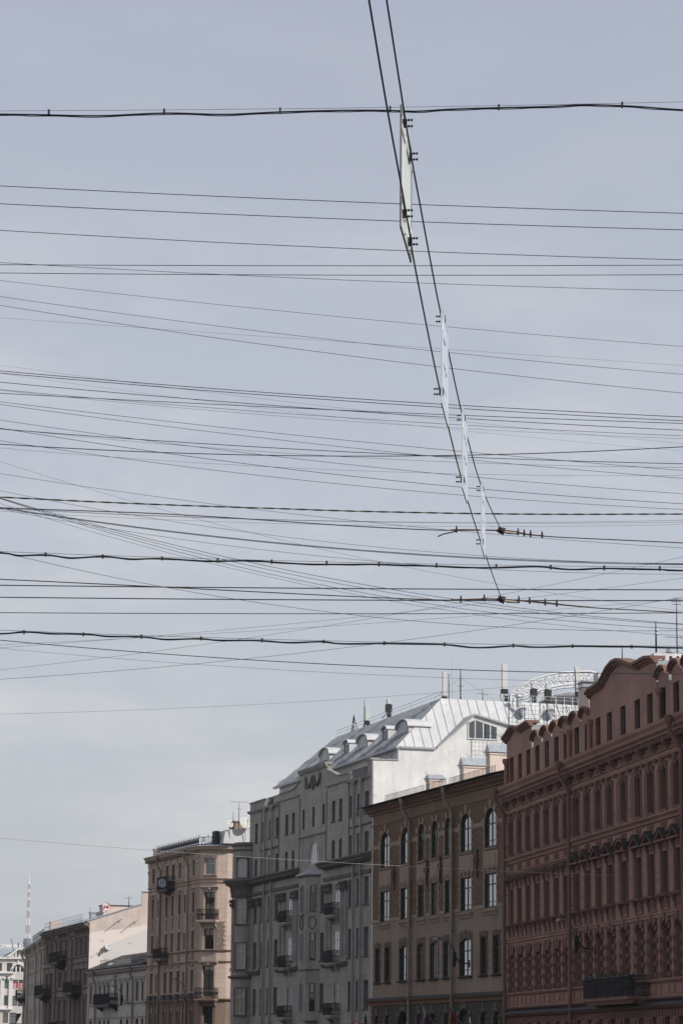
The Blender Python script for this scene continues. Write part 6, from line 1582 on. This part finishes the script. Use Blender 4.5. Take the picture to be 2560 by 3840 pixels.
def hsign(c, back, label, clamps, seed):
    """c: four corners in the photograph (top near, top far, bottom far, bottom near)"""
    off = -0.025 if back else 0.03
    xs = [onp(*q, off) for q in c]; y0 = (xs[0].y+xs[3].y)/2; y1 = (xs[1].y+xs[2].y)/2
    def zat(q, Y): r = ray(*q); return EYE+r.z/r.y*Y
    zt0, zt1, zb1, zb0 = zat(c[0],y0), zat(c[1],y1), zat(c[2],y1), zat(c[3],y0)
    P0 = Vector((0.098*y0-1.455+off, y0, zb0)); e = empty('hanging_road_sign', P0); tag(e, label, 'road sign', 'road signs hanging from the cables')
    Ln = math.hypot(y1-y0, 0.098*(y1-y0)); e.rotation_euler = (0,0,math.atan2(1,0.098))   # local x runs away, local -y faces the viewer's side
    H0, H1, B1_ = zt0-zb0, zt1-zb0, zb1-zb0
    b = MB(); b.prism([(0,0),(Ln,B1_),(Ln,H1),(0,H0)], 0.0, 0.005); b.build('panel', M['signback'] if back else M['signface'], e)
    b = MB()
    b.strip([(0,H0),(Ln,H1)], -0.004, 0.008, 0.025); b.strip([(0,0.025),(Ln,B1_+0.025)], -0.004, 0.008, 0.025)
    b.prism([(-0.004,0.0),(0.03,0.0),(0.03,H0),(-0.004,H0)], -0.005, 0.009); b.prism([(Ln-0.03,B1_),(Ln+0.004,B1_),(Ln+0.004,H1),(Ln-0.03,H1)], -0.005, 0.009); b.build('frame', M['signback'] if not back else M['frameg'], e)
    if back:
        b = MB()
        for f in (0.25,0.80):
            z = H0*f; b.prism([(0.0,z),(Ln,z+(H1-H0)*f),(Ln,z+0.05+(H1-H0)*f),(0,z+0.05)], -0.012, -0.001)
        for x in (Ln*0.32, Ln*0.78): b.box(x-0.02,x+0.02,-0.014,-0.0,0.05,H0-0.06)
        b.build('stiffener', M['signback'], e)
    else:
        rd = random.Random(seed)
        b = MB(); b.box(Ln*0.14,Ln*0.2,-0.004,-0.001,H0*0.2,H0*0.78); b.prism([(Ln*0.08,H0*0.76),(Ln*0.26,H0*0.76),(Ln*0.17,H0*0.88)], -0.004, -0.001); b.box(Ln*0.45,Ln*0.50,-0.004,-0.001,H0*0.12,H0*0.86); b.box(Ln*0.72,Ln*0.78,-0.004,-0.001,H0*0.1,H0*0.6); b.build('white_lines', M['signwhite'], e)
        b = MB()
        for k in range(3):
            z = H0*(0.2+0.26*k)+rd.uniform(-.02,.02); x = Ln*rd.uniform(0.22,0.34); b.box(x,x+Ln*rd.uniform(0.3,0.55),-0.006,-0.005,z,z+rd.choice((0.012,0.02,0.03)))
        b.build('blue_lettering', M['signblue'], e)
    s = 1 if back else -1
    for q in clamps:
        p = onp(*q); lp = e.matrix_basis.inverted() if False else None
        dv = p-P0; ca = math.cos(-e.rotation_euler.z); sa = math.sin(-e.rotation_euler.z); lx_, ly_ = dv.x*ca-dv.y*sa, dv.x*sa+dv.y*ca
        b = MB()
        b.box(lx_-0.018,lx_+0.018,min(ly_,0.0)-0.008,max(ly_,0.0)+0.004,dv.z-0.035,dv.z+0.03)
        for dz in (-0.025,0.025):
            b.tube([(lx_,ly_+0.03*s,dv.z+dz),(lx_,ly_-0.055*s,dv.z+dz)], 0.004, 5); b.lathe([(0.010,-0.007),(0.010,0.007)], 6, (lx_,ly_-0.045*s,dv.z+dz), 'y'); b.lathe([(0.010,-0.007),(0.010,0.007)], 6, (lx_,ly_-0.022*s,dv.z+dz), 'y')
        b.build('clamp', M['iron'], e)
    return e
hsign(((1502,392),(1541,560),(1541,985),(1503,850)), True, 'nearest hanging sign seen from its bare metal back with stiffeners', ((1521,462),(1541,587),(1521,800),(1541,905)), 1)
hsign(((1661,1140),(1684,1243),(1672,1600),(1650,1512)), False, 'second and tallest pale blue hanging sign, just beyond the bare metal one', ((1655,1196),(1647,1468)), 2)
hsign(((1738,1520),(1757,1580),(1744,1888),(1727,1830)), False, 'pale blue hanging sign with map lines between two others', ((1731,1566),(1727,1798)), 3)
hsign(((1807,1793),(1822,1842),(1812,2098),(1801,2046)), False, 'farthest and smallest hanging sign, next to the brown span wire knots', ((1802,1832),(1800,2032)), 4)

# ================================================================ CROSSING WIRES
def fitq(xs, zs):
    n = len(xs)
    if n == 2: k = (zs[1]-zs[0])/(xs[1]-xs[0]); return lambda x: zs[0]+k*(x-xs[0])
    S = [sum(x**p for x in xs) for p in range(5)]; T = [sum(z*x**p for x, z in zip(xs, zs)) for p in range(3)]
    A = Matrix(((S[0],S[1],S[2]),(S[1],S[2],S[3]),(S[2],S[3],S[4]))); a, b_, c = A.inverted() @ Vector(T); return lambda x: a+b_*x+c*x*x
WIRES = []
def wire(pts, w, m='wire', hgt=10.2, ext=9.0, name='overhead_wire', D=None, dpx=0, note=''):
    if D is None: r = ray(1280, sum(p[1] for p in pts)/len(pts)); D = (hgt-EYE)/(r.z/r.y)
    P_ = [at(x, y, D) for x, y in pts]; f = fitq([p.x for p in P_], [p.z for p in P_])
    x0, x1 = at(0, 2000, D).x-ext, at(2560, 2000, D).x+ext
    b = MB(); n = 40; b.tube([(x0+(x1-x0)*i/n, D, f(x0+(x1-x0)*i/n)) for i in range(n+1)], w*0.48*D/10250, 5)
    o = b.build(name, M[m]); WIRES.append([pts[0][1], pts[-1][1], w, m, o, note]); return o, D, f
K = 1/1.225
def LR(a, mid, c): return [(0, 1300+a*K), (1280, 1300+mid*K), (2560, 1300+c*K)]
G = 1/0.6125
def FD(a, mid, c): return [(0, a*G), (1280, mid*G), (2560, c*G)]
k_ = 0
hs_ = [10.2,10.9,9.7,11.3,10.5,9.9,11.0,10.0,10.7,11.4,9.6]
def H(): 
    global k_
    k_ += 1; return hs_[k_ % len(hs_)] + 0.013*k_
for a, b_, c, w in ((427,463,490,3.6),(468,503,528,3.6),(529,570,597,3.2),(603,643,668,2.3)): wire(FD(a,b_,c), w, hgt=H())
for a, b_, c, w in ((608,610.5,609,3.2),(627,632,631,3.2)): wire(FD(a,b_,c), w, 'cable', hgt=H(), note='twisted ')
for a, b_, c, w in ((644,728,796,1.8),(681,783,860,2.0),(701,815,903,2.2)): wire(FD(a,b_,c), w, hgt=H())
wire(FD(730,785,840), 1.0, 'wirethin', hgt=H())
for a, m_, c, w, mm in ((111,235,323,3.2,'wire'),(121,248,341,3.2,'wire'),(163,293,384,3.0,'wire'),(214,292,353,3.0,'wire'),(197,325,410,2.0,'wire'),(200,340,423,1.4,'wirethin'),(85,282,445,0.9,'wirethin'),(122,325,480,0.8,'wirethin'),
    (253,428,569,2.1,'wire'),(265,460,605,2.1,'wire'),(337,538,676,2.0,'wire'),(378,482,538,3.2,'wire'),(375,505,555,1.5,'wirethin'),(448,503,460,4.0,'wire'),(374,590,722,2.4,'wire'),(432,632,748,2.0,'wire'),(465,567,592,1.2,'wirethin'),
    (583,793,925,1.7,'wire'),(662,904,1000,1.6,'wire'),(740,801,797,1.4,'wirethin'),(744,803,806,1.4,'wirethin'),(756,819,817,1.1,'wirethin'),(527,951,1215,1.1,'wirethin'),
    (738,927,997,3.0,'wire'),(742,931,1002,2.6,'wire'),(746,972,1045,1.7,'wire'),
    (1096,1111,1117,4.6,'cable'),(1151,1164,1166,4.6,'cable'),(1222,1227,1223,3.4,'cable'),(1348,1462,1503,3.4,'wire'),(1385,1500,1545,1.3,'wirethin'),
    (1485,1271,965,1.3,'wirethin'),(1528,1385,1150,1.6,'wire'),(1383,1250,1062,1.3,'wirethin'),(1370,1280,1158,1.2,'wirethin')):
    wire(LR(a,m_,c), w, mm, hgt=H())
wire([(0,2071.4),(73,2086),(653,2204),(1280,2299),(1525,2327),(1851,2355),(2178,2366),(2560,2361)], 1.9, hgt=H())
for c0, mid_, end, w in ((690,1072,1275,2.2),(692,1090,1277,2.0),(694,1112,1298,2.0),(716,1125,1330,1.4)):
    wire([(0,1300+c0*K),(326,1300+(c0+(mid_-c0)*0.327)*K),(816,1300+(c0+(mid_-c0)*0.70)*K),(1280,1300+mid_*K),(2560,1300+end*K)], w, hgt=H())
wire([(0,2678),(900,2645),(1500,2608)], 1.0, 'wirethin', hgt=H())
wire([(500,3183),(883,3211),(1181,3229),(1423,3246),(1960,3267),(2560,3292)], 1.7, 'wirepale', D=150)
# span wires with the cable knots
def knot(o, p, s=1.0):
    b = MB(); rd = random.Random(3)
    b.lathe([(0.02,-0.05),(0.05,-0.03),(0.05,0.03),(0.02,0.05)], 8, p, 'x')
    for k in range(9):
        d = Vector((rd.uniform(-1,1), rd.uniform(-1,1), rd.uniform(-0.6,1))).normalized(); b.tube([p, p+d*0.075*s], 0.009, 5); b.lathe([(0.016,-0.008),(0.016,0.008)], 6, p+d*0.055*s)
    b.build('clamp_cluster', M['rust'], o)
    b = MB(); b.tube([p+Vector((0.03,0,-0.02)), p+Vector((0.10,0,-0.03)), p+Vector((0.18,0,-0.035)), p+Vector((0.26,0,-0.045))], [0.016,0.022,0.019,0.014], 7); b.build('insulator_wrap', M['insul'], o)
for node, lp, rp, lab, clips, side in ((NODE_U, [(0,1904),(653,1929),(1280,1970),(1640,1988)], [(2040,2011),(2560,2036)], 'brown stranded span wire holding the upper sign cable', (1941,1964,1988,2031,1711), True),
                       (NODE_L, [(0,2172),(522,2197),(1280,2235),(1700,2251)], [(2210,2278),(2560,2298)], 'brown stranded span wire holding the lower sign cable', (1943,1983,2041,2084,1727,1814), False)):
    D = node.y; P_ = [at(x, y, D) for x, y in lp] + [node] + [at(x, y, D) for x, y in rp]; d0 = P_[0]-P_[1]; d1 = P_[-1]-P_[-2]
    P_ = [P_[0]+d0.normalized()*8] + P_ + [P_[-1]+d1.normalized()*8]
    e = empty('span_wire', (0,0,0)); tag(e, lab, 'span wire', 'brown span wires'); ps = spl(P_, 4)
    b = MB(); b.tube(ps, 0.0085, 6); b.build('strand', M['wirebrown'], e)
    def yat(x):
        for i in range(len(ps)-1):
            if ps[i].x <= x <= ps[i+1].x: return ps[i].lerp(ps[i+1], (x-ps[i].x)/(ps[i+1].x-ps[i].x))
        return node
    knot(e, node)
    for cx in clips:
        p = yat(at(cx, 2000, D).x); b = MB(); b.box(p.x-0.014,p.x+0.014,p.y-0.02,p.y+0.02,p.z-0.03,p.z+0.045); b.tube([p+Vector((0,0,0.04)), p+Vector((0.0,0,0.075))], 0.010, 5); b.build('clip', M['rust'], e)
    b = MB(); q0, q1 = yat(at(1690,2000,D).x), yat(at(2040 if side else 2210,2000,D).x)
    b.tube([yat(q0.x+(q1.x-q0.x)*t/12)+Vector((0,0.015,0.012+0.004*math.sin(t))) for t in range(13)], 0.008, 5); b.build('doubled_strand', M['wirebrown'], e)
    if side: b = MB(); b.tube([at(1711,1992,D), at(1660,2003,D), at(1640,2012,D)], 0.010, 5); b.build('loose_end', M['cable'], e)
# bundled cables hung under messenger wires
def bundle(pts, mess, clips, w, label, hgt, core=None, D=None):
    r = ray(1280, pts[len(pts)//2][1]); D = (hgt-EYE)/(r.z/r.y)
    e = empty('cable_bundle', (0,0,0)); tag(e, label, 'cable bundle', 'cable bundles hung on messenger wires')
    P_ = [at(x, y, D) for x, y in pts]; P_ = [P_[0]+(P_[0]-P_[2])*1.5] + P_ + [P_[-1]+(P_[-1]-P_[-3])*1.5]; ps = spl(P_, 6); r_ = w/2*D/10250
    b = MB()
    if core:      # twisted pair
        n = len(ps)
        for ph, mm in ((0,0),(math.pi,1)):
            b.m = mm; L_ = 0; q = []
            dense = [ps[i].lerp(ps[i+1], k/4) for i in range(n-1) for k in range(4)]
            for i, p in enumerate(dense):
                if i: L_ += (p-dense[i-1]).length
                a = L_*2*math.pi/0.55+ph; q.append(p+Vector((0, math.cos(a)*r_*0.55, math.sin(a)*r_*0.55)))
            st = len(b.f); b.tube(q, r_*0.62, 6)
            for j in range(st, len(b.f)): b.mi[j] = mm
        b.build('twisted_cable', [M['cable'], M['yellow']], e)
    else: b.tube(ps, r_*0.7, 6); b.build('cable', M['cable'], e); b = MB(); b.tube([p+Vector((0,0.02,-r_*0.5+0.003*math.sin(i))) for i, p in enumerate(ps)], r_*0.45, 6); b.build('cable', M['cable'], e)
    if mess:
        Q = [at(x, y, D) for x, y in mess]; f = fitq([p.x for p in Q], [p.z for p in Q]); x0, x1 = ps[0].x, ps[-1].x
        b = MB(); b.tube([(x0+(x1-x0)*i/30, D, f(x0+(x1-x0)*i/30)) for i in range(31)], 0.9*D/10250, 5); b.build('messenger_wire', M['wire'], e)
        for cx, cy in clips:
            p = at(cx, cy, D); h = 14*D/10250*0.5; b = MB(); b.box(p.x-h*0.55,p.x+h*0.55,D-0.02,D+0.02,p.z-h*1.1,f(p.x)+h*0.5); b.build('clip', M['rust'], e)
    WIRES.append([pts[0][1], pts[-1][1], w, 'bundle', None, '']); return e
bundle([(0,428),(140,430),(375,434),(620,424),(840,429),(1046,420),(1280,414),(1453,414),(1560,417),(1700,409),(1870,404),(2040,400),(2204,393),(2380,399),(2560,412)], [(0,416),(1046,408),(2560,382)],
       ((184,424),(616,421),(1050,418),(1462,411),(1869,404),(2331,396)), 9, 'thick black cable bundle highest in the sky with clips', 10.6)
K2 = lambda l: [(x*K, 1300+y*K) for x, y in l]
K3 = lambda l: [(1280+x*K, 1300+y*K) for x, y in l]
bundle(K2([(0,946),(90,959),(210,956),(330,970),(475,963),(600,975),(745,973),(940,984),(1150,983),(1250,989),(1400,998)])+K3([(0,1000),(170,1000),(440,1008),(640,1015),(900,1010),(1050,1023),(1200,1018),(1450,1023),(1568,1028)]), K2([(0,941),(1568,990)])+K3([(1568,1013)]),
       K2([(211,955),(473,964),(745,972),(1000,983),(1248,988),(1500,996)])+K3([(172,1000),(436,1006),(710,1010),(960,1014),(1205,1018),(1460,1021)]), 8, 'thick black wavy cable bundle crossing below the hanging signs', 9.9)
bundle(K2([(0,1318),(110,1310),(250,1318),(390,1320),(500,1330),(650,1332),(760,1344),(920,1341),(1000,1348),(1200,1350),(1320,1359),(1480,1355)])+K3([(0,1364),(200,1363),(470,1368),(620,1382),(790,1374),(900,1380),(1060,1376),(1330,1378),(1568,1383)]), K2([(0,1302),(1568,1353)])+K3([(1568,1376)]),
       K2([(112,1311),(384,1320),(650,1332),(924,1340),(1204,1349),(1486,1354)])+K3([(196,1362),(473,1367),(788,1373),(1060,1375),(1331,1377)]), 8, 'thick black wavy cable bundle lowest of the three, just above the roofs', 10.4)
bundle(K2([(0,691),(200,701),(400,711),(700,724),(1000,735),(1280,744),(1568,754)])+K3([(300,761),(700,768),(1100,770),(1568,769)]), None, (), 6, 'twisted black and yellow cable without clips', 10.8, core=True)
ORD = ['first','second','third','fourth','fifth','sixth','seventh','eighth','ninth','tenth','eleventh','twelfth','thirteenth','fourteenth','fifteenth','sixteenth','seventeenth','eighteenth','nineteenth','twentieth']
TEN = {20:'twenty',30:'thirty',40:'forty',50:'fifty',60:'sixty'}; TTH = {30:'thirtieth',40:'fortieth',50:'fiftieth',60:'sixtieth'}
def ordn(n): return ORD[n-1] if n <= 20 else (TTH[n] if n % 10 == 0 else TEN[n//10*10]+'-'+ORD[n % 10-1])
WIRES = [q for q in WIRES if q[4] is not None]
for i, q in enumerate(sorted(WIRES, key=lambda q: q[0])):
    th = 'thick' if q[2] > 3.9 else ('medium' if q[2] > 2.8 else ('thin' if q[2] > 1.4 else 'faint'))
    col = {'wire':'dark','cable':'black','wirethin':'grey','wirepale':'pale'}[q[3]]; dy = q[1]-q[0]
    sl_ = 'rising to the right' if dy < -40 else ('level' if abs(dy) <= 40 else ('sloping gently down rightward' if dy < 160 else 'sloping steeply down rightward'))
    if q[3] == 'wirepale': lab = 'single pale wire crossing in front of the building facades'
    else: lab = f'{th} {col} {q[5]}wire {sl_}, {ordn(i+1)} single wire down the left frame edge'
    tag(q[4], lab, 'wire', 'single wires strung across the sky')

# ================================================================ BUILDINGS OF THE OPPOSITE BANK (seen only mirrored in the windows)
for i, (u0, u1, h, mm, lab) in enumerate(((-70,-38,19,'peach','tall peach plaster house on the opposite bank, nearest'),(-38,-4,16.5,'palewhite','off white house on the opposite bank between peach and ochre ones'),(-4,34,20,'ochre','ochre house on the opposite bank with the highest eave'),(34,70,17.5,'peach','second peach plaster house on the opposite bank'),(70,110,19,'palewhite','far off white house on the opposite bank'))):
    o, d = OD['grey']; ox, oy = V2(o, d, u0, 62.0)
    e = empty('house', (ox, oy, 0), math.atan2(d[1], d[0])); tag(e, lab, 'building', 'houses on the opposite bank')
    hs = []; nfl = int((h-2.5)//3.9); cols_ = [2.0+2.9*k for k in range(int((u1-u0-3)//2.9)+1)]
    for fl in range(nfl):
        for c in cols_: hs.append(rect(c, 1.3, 1.6+fl*3.9, 3.9+fl*3.9))
    mb = MB(); w = u1-u0
    out_ = [(0.02,0),(w-0.02,0),(w-0.02,h),(0.02,h)]
    # front faces the river, toward local -y
    ob_ = wall(None, out_, hs, M[mm], 0, -0.25, 'wall', M[mm]); ob_.parent = e
    b = MB(); b.box(0.05,w-0.05,0.25,10,0,h-0.1); b.build('window_panes', M['glass'], e)
    b = MB(); b.box(0,w,-0.5,0.3,h,h+0.35); b.prismx([(-0.3,h+0.36),(10.3,h+0.36),(5,h+3.2)], 0, w); b.build('roof', M['roofgrey'], e)

# ================================================================ HAZE
hz = MB(); hz.box(-3100,3100,-700,6500,-1.0,335.0)
hm = bpy.data.materials.new('haze'); hm.use_nodes = True; hn = hm.node_tree; hn.nodes.clear()
ho = hn.nodes.new('ShaderNodeOutputMaterial'); hv = hn.nodes.new('ShaderNodeVolumePrincipled')
hv.inputs['Density'].default_value = 0.00008; hv.inputs['Color'].default_value = (0.93,0.95,0.98,1); hv.inputs['Anisotropy'].default_value = 0.2
hn.links.new(hv.outputs[0], ho.inputs['Volume'])
tag(hz.build('haze', hm), kind='stuff')
